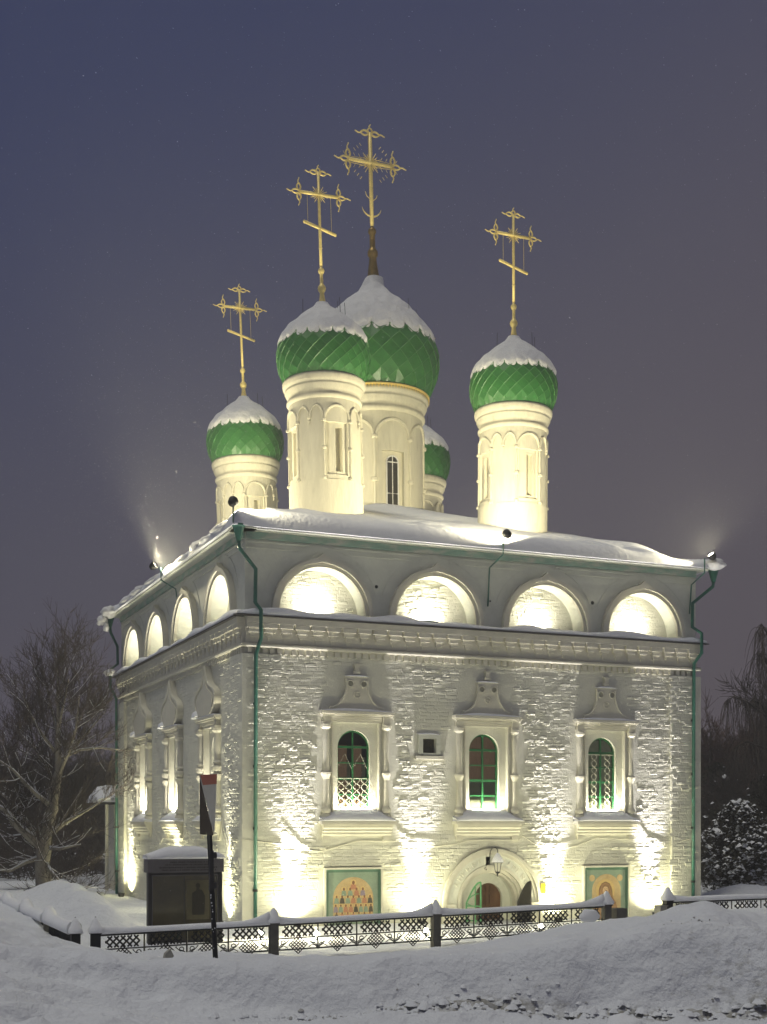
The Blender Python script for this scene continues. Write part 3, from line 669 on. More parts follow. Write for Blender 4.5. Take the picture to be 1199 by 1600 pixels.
# ragged lumps of snow hanging on along the left eave and at the corners
def chunk(c_, rx, ry, rz, seed):
    rnd_ = random.Random(seed); m = MB(); vs = []; n, k = 16, 10
    for i in range(k+1):
        for j in range(n):
            a, b = PI*i/k, 2*PI*j/n+.2*i; d = Vector((math.sin(a)*math.cos(b), math.sin(a)*math.sin(b), math.cos(a))); f = 1+rnd_.uniform(-.03, .03)+.42*noise.noise(d*1.4+Vector((seed, 0, 0)))
            vs.append((c_[0]+d.x*rx*f, c_[1]+d.y*ry*f, c_[2]+d.z*rz*f))
    m.add(vs, [(i*n+j, i*n+(j+1) % n, (i+1)*n+(j+1) % n, (i+1)*n+j) for i in range(k) for j in range(n)]); m.build('eave_snow_lump', SNOWC, church, smooth=True)
for i, (cx_, cy_, cz_, rx, ry, rz) in enumerate(((-.42, .9, 9.84, .22, .5, .17), (-.46, 2.2, 9.80, .20, .42, .14), (-.40, 3.3, 9.86, .24, .35, .18), (-.46, 4.6, 9.78, .16, .5, .11), (-.44, 8.3, 9.80, .18, .6, .12), (-.46, 10.2, 9.82, .2, .5, .15), (-.44, 12.0, 9.80, .2, .6, .13), (-.48, 14.2, 9.74, .3, .5, .26), (-.62, 14.7, 9.52, .22, .25, .24), (-.55, 14.4, 9.25, .12, .14, .2), (W+.35, -.38, 9.78, .34, .25, .2), (-.5, 14.6, 7.72, .2, .3, .16))): chunk((cx_+(.1 if rz < .2 else 0), cy_, cz_-.02), rx*.8, ry*1.5, rz*.75, i+3)

# --- towers
def resample(prof, k):
    L_ = [0]
    for i in range(1, len(prof)): L_.append(L_[-1]+math.dist(prof[i], prof[i-1]))
    o = []
    for j in range(k+1):
        t = L_[-1]*j/k
        for i in range(1, len(prof)):
            if t <= L_[i]+1e-9:
                u = (t-L_[i-1])/(L_[i]-L_[i-1]); o.append((prof[i-1][0]+(prof[i][0]-prof[i-1][0])*u, prof[i-1][1]+(prof[i][1]-prof[i-1][1])*u)); break
    return o
def smooth_prof(p, it=3):
    for _ in range(it):
        q = [p[0]]
        for i in range(len(p)-1): a, b = p[i], p[i+1]; q += [(a[0]*.75+b[0]*.25, a[1]*.75+b[1]*.25), (a[0]*.25+b[0]*.75, a[1]*.25+b[1]*.75)]
        p = q+[p[-1]]
    return p
cache = {}
TILES = [0]
def tower(key, pos, lean, g):
    x0, y0, zb = pos
    fwd = Vector((ST, CT, 0)); M = Matrix.Translation((x0, y0, zb)) @ Matrix.Rotation(lean, 4, fwd)
    if key not in cache: cache[key] = make_tower(g)
    K = cache[key]
    drum = link('drum', K['drum'], church, mw=M)
    for n_, me, a in K['drumparts']: link(n_, me, drum, mw=Matrix.Rotation(a, 4, 'Z') if a else Matrix.Identity(4))
    dome = link('dome', K['dome'], church, mw=M)
    nfar = g.get('view', -2.0)
    rest = []
    for row, me, a, vis in K['tiles']:
        facing = math.cos(a-R(-115)) > -.05
        if vis and facing and TILES[0] < 300: link('tile', me, dome, mw=Matrix.Rotation(a, 4, 'Z')); TILES[0] += 1
        else: rest.append((me, a))
    mm = MB()
    for me, a in rest:
        ca, sa = math.cos(a), math.sin(a)
        mm.add([(v.co.x*ca-v.co.y*sa, v.co.x*sa+v.co.y*ca, v.co.z) for v in me.vertices], [tuple(p.vertices) for p in me.polygons])
    if mm.v: mm.build('tile_cladding', GREEN, dome, kind='stuff')
    link('snow_cap', K['cap'], dome)
    Mc = M @ Matrix.Translation((0, 0, K['ztop'])) @ Matrix.Rotation(g['clean'], 4, fwd)
    cr_ = link('cross', K['cross'], church, mw=Mc)
    for n_, me in K['crossparts']: link(n_, me, cr_)
def make_tower(g):
    """all heights relative to the tower base; g holds the measured sizes"""
    r = g['r']; zb = g['z0']; Z = lambda z: z-zb; K = {}
    # drum body: grid on a cylinder with sunk blind windows
    za, zt = Z(g['arc0']), Z(g['ring'])
    nich = g['niche']; bays = [R(-112.5)+R(45)*i for i in range(8)]
    single = [R(-90+90*i) for i in range(4)]
    def rad(t, z):
        rr = r
        if z < za-.001: return r+.035
        for cx_ in single:
            d = (t-cx_+PI) % (2*PI)-PI; s_ = d*r
            if nich[0] < z < nich[1]:
                if abs(s_) < g['nw']: rr = r-g['nd']
                if g['slit'] and -g['nw']*.15 < s_ < g['nw']*.55 and nich[0]+.1 < z < nich[1]-.12: rr = r-g['nd']-.16
        return rr
    angs = set(R(3.0)*i for i in range(120)); e = .0012
    for cx_ in single:
        for q in (-g['nw'], g['nw'], -g['nw']*.15, g['nw']*.55):
            for s_ in (-e, e): angs.add((cx_+q/r+s_) % (2*PI))
    angs = sorted(angs); zs = sorted(set([0, za-.012, za, nich[0]-e, nich[0]+e, nich[0]+.1-e, nich[0]+.1+e, nich[1]-.12-e, nich[1]-.12+e, nich[1]-e, nich[1]+e, zt]+[za+(zt-za)*i/8 for i in range(9)]))
    m = MB(); vs = [(rad(t, z)*math.cos(t)+0, rad(t, z)*math.sin(t), z) for z in zs for t in angs]; n = len(angs)
    m.add(vs, [(j*n+i, j*n+(i+1) % n, (j+1)*n+(i+1) % n, (j+1)*n+i) for j in range(len(zs)-1) for i in range(n)])
    K['drum'] = m.mesh('drum', DRUM)
    parts = []
    cor = MB().lathe([(a, Z(z)) for a, z in g['cornice']], 72).mesh('cornice', DRUM, True); parts.append(('cornice', cor, 0))
    cap_z = Z(g['cap']); arch_r = (2*PI*r/8)/2
    cb = .022*g['k']; col_ = MB().tube([(r+.01, 0, za), (r+.01, 0, cap_z)], cb*1.5, 8)
    for z in (za+.03, Z(g['knot']), cap_z): col_.lathe([(cb*1.5, -.05*g['k']), (cb*3.2, -.03*g['k']), (cb*3.2, .02*g['k']), (cb*1.5, .05*g['k'])], 10, (r+.015, 0, z))
    cme = col_.mesh('colonnette', DRUM)
    for b in bays: parts.append(('colonnette', cme, b))
    def arcm(c_, hw, name, tz=0):
        m_ = MB(); pts = []
        for i in range(17):
            t = PI*i/16; a = c_+hw*math.cos(t)/r; z = cap_z+.04+g['ah']*math.sin(t)*(hw/arch_r if tz == 0 else tz)
            pts.append(((r+.015)*math.cos(a), (r+.015)*math.sin(a), z))
        m_.tube(pts, cb*1.6, 6); return m_.mesh(name, DRUM)
    one = arcm(0, arch_r-cb*1.5, 'arch', 1.0); two = arcm(0, arch_r/2-cb*.6, 'arch', 1.0)
    pen = MB().lathe([(cb*2.6, .08*g['k']), (cb*2.6, .03*g['k']), (cb*1.4, 0), (cb*1.8, -.04*g['k']), (.004, -.12*g['k'])], 8, (r+.015, 0, cap_z+.02)).mesh('pendant', DRUM)
    for i in range(8):
        a = R(-90)+R(45)*i
        if g['double'] and i % 2 == 1:
            for s_ in (-1, 1): parts.append(('arch', two, a+s_*R(11.25)))
            parts.append(('pendant', pen, a))
        else: parts.append(('arch', one, a))
    K['drumparts'] = parts
    if g.get('win'):
        # tall white-framed window on the front bay, and a golden fringe under the dome
        a0 = R(-96); wf = MB(); hw, z0, z1, rr = .19, Z(12.15), Z(13.48), r-g['nd']+.012
        def wp(s_, z, o=0): t = s_/rr; return ((rr+o)*math.cos(t), (rr+o)*math.sin(t), z)
        wf.tube([wp(-hw, z0), wp(-hw, z1)]+[wp(hw*math.cos(q), z1+hw*math.sin(q)) for q in [PI-PI*i/12 for i in range(13)]]+[wp(hw, z1), wp(hw, z0), wp(-hw, z0)], .026, 6)
        wf.tube([wp(0, z0), wp(0, z1+hw)], .016, 6); wf.tube([wp(-hw, z1), wp(hw, z1)], .022, 6); wf.tube([wp(-hw, z0+.38), wp(hw, z0+.38)], .016, 6)
        wm = wf.mesh('window', WHITE); 
        gm = MB(); nn = 12; pts = [wp(-hw+2*hw*i/nn, z0, .004) for i in range(nn+1)]+[wp(hw*math.cos(PI*i/12), z1+hw*math.sin(PI*i/12), .004) for i in range(13)]
        gm.add(pts, [tuple(range(len(pts)))]); gm = gm.mesh('window_pane', DARKIN)
        parts.append(('window', wm, R(-90))); parts.append(('window_pane', gm, R(-90)))
        fr = MB()
        for i in range(110):
            a = 2*PI*i/110; rr2 = g['fr']; z = Z(g['fz']); da = PI/110*.85
            vs = [((rr2)*math.cos(a-da), rr2*math.sin(a-da), z), (rr2*math.cos(a+da), rr2*math.sin(a+da), z), ((rr2+.03)*math.cos(a), (rr2+.03)*math.sin(a), z-.11-.03*random.random()), ((rr2-.03)*math.cos(a), (rr2-.03)*math.sin(a), z)]
            fr.add(vs, [(0, 1, 2), (1, 3, 2), (3, 0, 2), (0, 3, 1)])
        fr.lathe([(g['fr']-.02, Z(g['fz'])-.01), (g['fr']+.03, Z(g['fz'])-.015), (g['fr']+.03, Z(g['fz'])+.03), (g['fr']-.02, Z(g['fz'])+.03)], 64)
        parts.append(('gilded_fringe', fr.mesh('gilded_fringe', GOLD), 0))
    # dome
    P = smooth_prof([(a, Z(z)) for a, z in g['dome']], 3)
    K['dome'] = MB().lathe([(a-.035, z) for a, z in P if a > .05], 64).lathe([(P[0][0]-.06, P[0][1]+.02), (g['cornice'][-1][0]-.04, P[0][1]-.06)], 48).mesh('dome', GSEAM, True)
    rows = g['rows']; Q = resample(P, rows*1); N = g['N']; tiles = []; snow_z = Z(g['snow'])
    def nrm(i):
        a = Q[max(0, i-1)]; b = Q[min(rows, i+1)]; dx, dz = b[0]-a[0], b[1]-a[1]; l_ = math.hypot(dx, dz); return dz/l_, -dx/l_
    for i in range(0, rows):
        if Q[i][1] > snow_z+.28: break
        nr, nz = nrm(i); ha = PI/N
        lo = max(i-1, 0); hi = min(i+1, rows)
        def pt(idx, a, off): return ((Q[idx][0]+nr*off)*math.cos(a), (Q[idx][0]+nr*off)*math.sin(a), Q[idx][1]+nz*off)
        k_ = g['k']; B, Lf, Rt, Tp = pt(lo, 0, .030*k_), pt(i, -ha, .024*k_), pt(i, ha, .024*k_), pt(hi, 0, .004)
        C = pt(i, 0, .030*k_)
        B2, L2, R2 = pt(lo, 0, -.01), pt(i, -ha, -.01), pt(i, ha, -.01)
        mt = MB(); mt.add([B, Lf, Rt, Tp, B2, L2, R2], [(0, 2, 3, 1), (0, 1, 5, 4), (2, 0, 4, 6)]); nb = len(mt.f)
        for A_, B_ in ((Vector(B), Vector(Lf)), (Vector(B), Vector(Rt))): mt.tube([A_, B_], .0085*k_, 3, False)
        me = mt.mesh('tile', GREEN); me.materials.append(GEDGE)
        for q_ in range(nb, len(mt.f)): me.polygons[q_].material_index = 1
        for j in range(N):
            tiles.append((i, me, (j+.5*(i % 2))*2*PI/N, Q[i][1] < snow_z+.1))
    K['tiles'] = tiles
    # snow on the upper shoulders, ragged along the tile tips
    c = MB(); n = N*12; up = [p for p in P if p[1] > snow_z-.02]; up = resample(up, 34); vs = []
    for i, (a, z) in enumerate(up):
        u = i/34; j0 = max(0, i-1); j1 = min(34, i+1); dx, dz = up[j1][0]-up[j0][0], up[j1][1]-up[j0][1]; l_ = math.hypot(dx, dz); nr, nz = dz/l_, -dx/l_
        for q in range(n):
            t = 2*PI*q/n; s_ = abs(((t*N/(2*PI)+.5*g['ph']) % 1)-.5)*2; jag = (g['jag']*(1-math.sqrt(max(0, 1-s_**2.6))) + .10*noise.noise(Vector((math.cos(t)*3, math.sin(t)*3, z*.2))) + .07*noise.noise(Vector((math.cos(t)*11, math.sin(t)*11, z))))
            th = (.01+.045*g['k']*min(1, (u+.008)*14))*(1+.7*noise.noise(Vector((a*math.cos(t)*3.5, a*math.sin(t)*3.5, z*3.5))))
            w_ = max(0, 1-u*5.); zz = z+w_*(jag-.06)*g['k']*.8; aa = a
            if w_ > 0:   # follow the shell while dipping below the snow line
                for b_ in range(len(P)-1):
                    if P[b_][1] <= zz <= P[b_+1][1]: f_ = (zz-P[b_][1])/max(1e-6, P[b_+1][1]-P[b_][1]); aa = P[b_][0]+(P[b_+1][0]-P[b_][0])*f_; break
            vs.append(((aa+nr*th)*math.cos(t), (aa+nr*th)*math.sin(t), zz+nz*th))
    c.add(vs, [(j*n+i, j*n+(i+1) % n, (j+1)*n+(i+1) % n, (j+1)*n+i) for j in range(34) for i in range(n)])
    K['cap'] = c.mesh('snow_cap', SNOWC, True)
    # cross
    zt_ = g['apex']; K['ztop'] = Z(zt_); H = lambda z: z-zt_; k = g['ck']; cp = []
    stem = MB(); stem.lathe([(a, H(z)) for a, z in g['stem']], 14); sm = stem.mesh('stem', g['stemmat'], True); cp.append(('stem', sm))
    zc, ztip = H(g['cc']), H(g['ct']); rb = .036*k; hl = g['arm']
    m = MB().tube([(0, 0, H(g['stem'][-1][1])), (0, 0, ztip-.16*k)], rb*1.15, 8).tube([(-hl*.60, 0, zc), (hl*.60, 0, zc)], rb*1.25, 8)
    K['cross'] = m.mesh('cross', GOLD, True)
    def flame(px, pz, ang, l_, fork):
        """end ornament: two curved blades crossing in an eye, then a wavy tip"""
        f_ = MB(); d = (math.cos(ang), math.sin(ang)); q = (-d[1], d[0])
        for s_ in (-1, 1):
            pts = []
            for i in range(11):
                t = i/10; w_ = s_*.055*k*math.sin(PI*min(1, t*1.6))if t < .625 else s_*(-.0)
                if s_ < 0 and t > .65: break
                wv = .018*k*math.sin((t-.6)*12) if t > .6 else 0
                pts.append((px+d[0]*l_*t+q[0]*(w_+wv), -.0, pz+d[1]*l_*t+q[1]*(w_+wv)))
            f_.tube(pts, [.027*k*(1-.5*i/10) for i in range(len(pts))], 6)
        return f_
    for (px, pz, ang, l_) in ((hl*.58, zc, 0, hl*.42), (-hl*.58, zc, PI, hl*.42), (0, ztip-.18*k, PI/2, .22*k), (0.02, ztip-.17*k, -.02, .36*k), (-.02, ztip-.17*k, PI+.02, .36*k),
                              (hl*.62, zc+.02, PI/2, .36*k), (hl*.62, zc-.02, -PI/2, .36*k), (-hl*.62, zc+.02, PI/2, .36*k), (-hl*.62, zc-.02, -PI/2, .36*k)):
        cp.append(('flame_end', flame(px, pz, ang, l_, 0).mesh('flame_end', GOLD, True)))
    ry = MB()
    for i in range(20):
        a = 2*PI*i/20+.1
        if min(abs(math.sin(a)), abs(math.cos(a))) < .12: continue
        l_ = (.26 if i % 2 else .19)*k*g['ray']; ry.tube([(.05*k*math.cos(a), 0, zc+.05*k*math.sin(a)), (l_*math.cos(a), 0, zc+l_*math.sin(a))], [.018*k, .008*k], 5)
    ry.lathe([(.001, -.03), (.07*k, -.028), (.07*k, .028), (.001, .03)], 14, (0, 0, 0)) if False else None
    cp.append(('rays', ry.mesh('rays', GOLD)))
    cp.append(('boss', MB().ball((0, 0, zc), .065*k, 10, 6).mesh('boss', GOLD, True)))
    if g['slant']:
        zs_ = H(g['slant']); cp.append(('foot_bar', MB().tube([(-.43*k, 0, zs_+.12*k), (.43*k, 0, zs_-.12*k)], rb*1.2, 8).ball((-.44*k, 0, zs_+.125*k), .045*k, 8, 5).ball((.44*k, 0, zs_-.125*k), .045*k, 8, 5).mesh('foot_bar', GOLD, True)))
        ch = MB()
        for s_ in (-1, 1): ch.tube([(s_*.34*k, 0, zc-.02), (s_*.34*k, 0, zs_-s_*.095*k)], .006*k, 4)
        cp.append(('chain', ch.mesh('chain', GOLD)))
        cp.append(('collar', MB().ball((0, 0, H(g['col'])), .05*k, 10, 6).mesh('collar', GOLD, True)))
    else:
        cs = MB().tube([(.33*math.sin(q), 0, H(21.85)-.33*math.cos(q)*1.0) for q in [-1.35+2.7*i/14 for i in range(15)]], [.006+.024*math.sin(PI*i/14) for i in range(15)], 6)
        for z in (22.05,): cs.tube([(-.2, 0, H(z)+.22), (-.16, 0, H(z)+.1), (-.03, 0, H(z))], .014, 5).tube([(.2, 0, H(z)+.16), (.16, 0, H(z)+.06), (.03, 0, H(z)-.05)], .014, 5)
        cp.append(('crescent', cs.mesh('crescent', GOLD, True)))
        lace = MB()
        for s_ in (-1, 1):
            for q in range(5):
                xx = s_*(.18+.17*q); lace.tube([(xx, 0, zc+.13), (xx+s_*.05, 0, zc+.22)], .008, 4).tube([(xx, 0, zc-.13), (xx+s_*.05, 0, zc-.22)], .008, 4)
            lace.tube([(s_*.05, 0, zc+.12), (s_*hl*.6, 0, zc+.09)], .010, 5).tube([(s_*.05, 0, zc-.12), (s_*hl*.6, 0, zc-.09)], .010, 5)
            lace.tube([(s_*.055, 0, H(g['stem'][-1][1])+.1), (s_*.055, 0, ztip-.4)], .012, 5)
        for s_ in (-1, 1):
            for q in range(3): lace.tube([(s_*(.3+.1*q), 0, zc+.3+.09*(2-q)), (s_*(.36+.1*q), 0, zc+.38+.09*(2-q))], .010, 4).tube([(s_*(.3+.1*q), 0, zc-.3-.09*(2-q)), (s_*(.36+.1*q), 0, zc-.38-.09*(2-q))], .010, 4)
        cp.append(('openwork', lace.mesh('openwork', GOLD)))
    # thin guy rods on the shoulders
    gy = MB()
    for a in (-170, -60, -20, 100): gy.tube([(g['gr']*math.cos(R(a)), g['gr']*math.sin(R(a)), H(g['gz'])), (g['gr']*.98*math.cos(R(a)), g['gr']*.98*math.sin(R(a)), H(g['gz'])+.42)], .008, 4)
    cp.append(('spike', gy.mesh('spike', IRON)))
    K['crossparts'] = cp
    return K
SMALL = dict(r=.975, z0=10.4, arc0=11.68, ring=13.86, cap=13.24, knot=12.5, niche=(11.80-10.4, 13.2-10.4), nw=.30, nd=.07, slit=True, k=1.0, ah=.36, double=True,
    cornice=[(.975, 13.84), (1.005, 13.86), (1.03, 13.90), (1.03, 13.95), (1.0, 13.985), (.985, 14.02), (1.0, 14.09), (1.04, 14.13), (1.04, 14.16), (1.075, 14.20), (1.075, 14.24), (1.06, 14.26), (1.085, 14.30), (1.12, 14.33), (1.12, 14.37), (1.135, 14.40), (1.135, 14.46), (1.10, 14.51), (.9, 14.53)],
    dome=[(1.04, 14.5), (1.13, 14.62), (1.205, 14.8), (1.245, 15.0), (1.265, 15.2), (1.24, 15.42), (1.16, 15.66), (1.02, 15.9), (.84, 16.08), (.62, 16.26), (.40, 16.42), (.22, 16.55), (.12, 16.68)],
    rows=16, N=22, snow=15.52, jag=.15, ph=0, apex=16.62, ck=1.0, clean=-.012,
    stem=[(.125, 16.58), (.10, 16.72), (.075, 16.86), (.06, 16.97), (.065, 17.0), (.10, 17.05), (.115, 17.11), (.10, 17.17), (.06, 17.22), (.045, 17.26), (.042, 17.5), (.07, 17.53), (.09, 17.59), (.07, 17.65), (.04, 17.68), (.034, 17.72)],
    stemmat=GOLD, cc=19.68, ct=20.45, arm=.93, ray=1.0, slant=18.76, col=18.22, gr=.62, gz=16.3)
CENT = dict(r=1.50, z0=11.5, arc0=11.9, ring=15.02, cap=14.22, knot=12.91, niche=(12.06-11.5, 13.8-11.5), nw=.36, nd=.12, slit=False, k=1.45, ah=.50, double=False, win=True,
    cornice=[(1.50, 15.0), (1.54, 15.02), (1.585, 15.07), (1.585, 15.13), (1.545, 15.18), (1.53, 15.22), (1.55, 15.30), (1.60, 15.34), (1.60, 15.38), (1.64, 15.43), (1.64, 15.48), (1.62, 15.5), (1.66, 15.56), (1.69, 15.60), (1.69, 15.68), (1.64, 15.74), (1.3, 15.76)],
    dome=[(1.56, 15.75), (1.72, 15.92), (1.86, 16.18), (1.97, 16.5), (2.03, 16.9), (1.99, 17.2), (1.87, 17.52), (1.66, 17.88), (1.42, 18.18), (1.16, 18.46), (.84, 18.74), (.5, 19.0), (.29, 19.25), (.20, 19.55)],
    rows=17, N=22, snow=17.38, jag=.18, ph=0, apex=19.5, ck=1.35, clean=-.016, fr=1.70, fz=15.74,
    stem=[(.21, 19.45), (.17, 19.75), (.13, 20.02), (.11, 20.22), (.15, 20.27), (.165, 20.36), (.15, 20.44), (.10, 20.50), (.088, 20.56), (.085, 20.95), (.12, 20.99), (.13, 21.06), (.11, 21.12), (.06, 21.15), (.055, 21.2)],
    stemmat=GOLDD, cc=23.2, ct=24.35, arm=1.22, ray=1.05, slant=None, gr=1.35, gz=18.2)
tower('s', (3.23, 2.98, 10.4), -.020, SMALL)
tower('c', (6.48, 7.36, 11.5), -.008, CENT)
tower('s', (9.08, 3.22, 10.4), .008, SMALL)
tower('s', (3.62, 11.39, 10.4), -.030, SMALL)
tower('s', (9.69, 11.43, 10.4), -.012, SMALL)

# --- downpipes
def pipe(pts, F, r=.047, funnel=True):
    m = MB().tube([F(*p) for p in pts], r, 10)
    o = m.build('downpipe', PIPE, church, smooth=True)
    if funnel:
        a, n, z = pts[0]; c_ = F(a, n, z)
        MB().lathe([(.055, -.02), (.07, .04), (.14, .30), (.17, .34), (.17, .38), (.15, .36)], 10, c_).build('pipe_funnel', PIPE, o)
        snow_lump(F, a-.17, a+.17, n-.17, n+.15, z+.34, .12, 8).build('snow_cap', SNOW, o, smooth=True)
    br = MB()
    for a, n, z in [(pts[-1][0], pts[-1][1], z) for z in (.9, 2.4, 3.9, 5.4)]: br.tube([F(a, n, z-.03), F(a, n, z+.03)], r+.012, 10); br.fbox(F, a-.012, a+.012, 0, n, z-.01, z+.01)
    br.build('pipe_bracket', IRON, o)
pipe([(-.26, .34, 9.30), (-.24, .32, 9.12), (.19, .26, 8.66), (.19, .22, 7.86), (.28, .40, 7.66), (.28, .40, 6.98), (.2, .24, 6.6), (.2, .19, .0)], FRONT)
pipe([(13.62, .22, 9.32), (13.60, .22, 9.18), (12.96, .16, 8.68), (12.96, .14, 8.02), (13.12, .36, 7.82), (13.12, .36, 7.28), (12.96, .22, 6.98), (12.96, .18, .0)], FRONT)
pipe([(14.72, .35, 9.3), (14.72, .33, 9.1), (14.46, .15, 8.6), (14.46, .14, 8.0), (14.5, .38, 7.8), (14.5, .38, 7.2), (14.40, .2, 6.8), (14.40, .19, 0)], LEFT)

# ------------------------------------------------------------ things fixed to or round the church
def spot(name, loc_, target, watts, size, blend, rgb, parent, rad=.05):
    d = bpy.data.lights.new(name, 'SPOT'); d.energy = watts; d.spot_size = R(size); d.spot_blend = blend; d.color = rgb; d.shadow_soft_size = rad
    o = bpy.data.objects.new(name, d); col.objects.link(o)
    v = (Vector(loc_)-Vector(target)).to_track_quat('Z', 'Y'); o.parent = parent
    o.location = Vector(loc_)-parent.location; o.rotation_euler = v.to_euler(); return o
def area(name, loc_, dirv, watts, sx, sy, rgb, parent):
    d = bpy.data.lights.new(name, 'AREA'); d.shape = 'RECTANGLE'; d.size = sx; d.size_y = sy; d.energy = watts; d.color = rgb
    o = bpy.data.objects.new(name, d); col.objects.link(o); o.parent = parent
    o.location = Vector(loc_)-parent.location; o.rotation_euler = (-Vector(dirv)).to_track_quat('Z', 'Y').to_euler(); return o
def floodlight(loc_, target, size, lens, label, group, kind='floodlight', bracket=None):
    root = empty('floodlight', loc_, label=label, cat='floodlight', group=group)
    q = (Vector(target)-Vector(loc_)).to_track_quat('Z', 'Y').to_matrix().to_4x4()
    s_ = size
    b = MB().lathe([(.001, -.16*s_), (.06*s_, -.16*s_), (.10*s_, -.10*s_), (.12*s_, .0), (.125*s_, .03*s_), (.105*s_, .03*s_), (.10*s_, 0)], 14); link('housing', b.mesh('housing', IRON, True), root, mw=q)
    b = MB().lathe([(.001, .004), (.10*s_, .002)], 14); link('lens', b.mesh('lens', lens), root, mw=q)
    br = MB()
    if bracket:
        br.tube([Vector(p)-Vector(loc_) for p in bracket], .02, 6)
    else: br.tube([(0, 0, 0), (0, 0, -.3)], .02, 6)
    br.build('bracket', PIPE if bracket else IRON, root)
    return root
def near(v, t, d=.06): v = Vector(v); return v+(Vector(t)-v).normalized()*d
WARMW = (1.0, .93, .74); COOLW = (1.0, .94, .96); YELW = (1.0, .90, .40); YELW2 = (1.0, .95, .60); YELW3 = (1.0, .93, .60)
glab = ['floodlight in the snow by the front wall, near the left downpipe', 'floodlight in the snow between the group icon and the arched portal', 'floodlight in the snow right of the portal, by the yellow notice', 'floodlight in the snow right of the single-figure icon']
for i, a in enumerate((1.22, 4.55, 8.55, 11.62)):
    p = (a, -.34, ground_h(a, -.34)+.10); t = (a, -.02, 4.6)
    r_ = floodlight(p, t, .9, LENS, glab[i], 'floodlights along the church walls')
    spot('uplight', near(p, t), t, W_GROUND, 36, 1.0, COOLW, r_)
    spot('wash', near(p, t, .08), (a, .3, 2.2), W_WASH, 150, 1.0, YELW2, r_)
for a, y, lb in ((-.55, -3.0, 'glaring low yard lamp seen through the railing, left of the first stone post'), (.76, -3.0, 'glaring low yard lamp seen through the railing, right of the first stone post'), (3.45, -3.0, 'glaring low yard lamp seen through the railing, left of the second stone post'), (6.6, -2.8, 'glaring low yard lamp behind the railing in front of the portal'), (9.3, -2.6, 'glaring low yard lamp behind the mound right of the gate gap')):
    z = ground_h(a, y)+.12; root = empty('yard_lamp', (a, y, z), label=lb, cat='lamp', group='low yard lamps before the front wall')
    MB().tube([(0, 0, -.4), (0, 0, -.04)], .02, 6).build('stem', IRON, root); MB().lathe([(.05, -.05), (.06, -.03), (.03, -.02)], 10).build('base', IRON, root); MB().ball((0, 0, .02), .06, 12, 8).build('globe', BULB, root, smooth=True)
    d = bpy.data.lights.new('globe_light', 'POINT'); d.energy = W_YELLOW; d.color = YELW3; d.shadow_soft_size = .05; o = bpy.data.objects.new('globe_light', d); col.objects.link(o); o.parent = root; o.location = (0, .03, .16)
for i, (a, lb) in enumerate(((.35+.75, 'floodlight at the left wall, beside the dark display board'), (12.9, 'floodlight at the far end of the left wall'), (6.6, 'floodlight at the left wall hidden behind the display board'))):
    p = (-.34, a, ground_h(-.34, a)+.10); t = (-.02, a, 4.6)
    r_ = floodlight(p, t, .9, LENS, lb, 'floodlights along the church walls'); spot('uplight', near(p, t), t, W_GROUND*.55, 38, 1.0, WARMW, r_)
    spot('wash', near(p, t, .08), (.3, a, 2.2), W_WASH*1.8, 150, 1.0, YELW2, r_)
# floodlights on brackets at the eaves, turned to the towers
ev_ = [((-.42, -.42, 10.2), (3.3, 3.4, 14.5), 1.0, 'floodlight on a bracket above the near corner downpipe', [(-.42, -.42, 10.1), (-.42, -.42, 9.66), (-.3, -.36, 9.5)], .6),
       ((6.83, -.62, 10.0), (5.8, 5, 13.2), 1.0, 'floodlight on a bracket at the middle of the front eave', [(6.83, -.45, 9.95), (6.83, -.45, 9.5), (6.6, -.12, 9.2), (6.6, -.03, 8.2)], 1.7),
       ((13.26, -.60, 9.98), (9.6, -.9, 14.0), 1.0, 'floodlight on a bracket at the right end of the front eave', [(13.15, -.45, 9.9), (13.15, -.45, 9.5), (12.95, -.12, 9.2), (12.95, -.03, 8.4)], .7),
       ((-.64, 6.8, 9.97), (2.4, 4.8, 12.6), 1.0, 'floodlight on a bracket at the middle of the left eave', [(-.45, 6.8, 9.9), (-.45, 6.8, 9.55), (-.12, 6.4, 9.25), (-.03, 6.4, 8.6)], 2.4),
       ((W+.42, L*.75, 10.1), (9.8, 9.6, 13.2), 1.0, 'floodlight on a bracket at the right eave behind the front tower', [(W+.42, L*.75, 9.9), (W+.42, L*.75, 9.6)], .6)]
for p, t, s_, lb, bk, k in ev_:
    r_ = floodlight(p, t, s_, LENS, lb, 'floodlights along the eaves', bracket=bk); spot('tower_light', near(p, t), t, W_EAVE*k, 172, .5, (1.0, .90, .60), r_, .06)
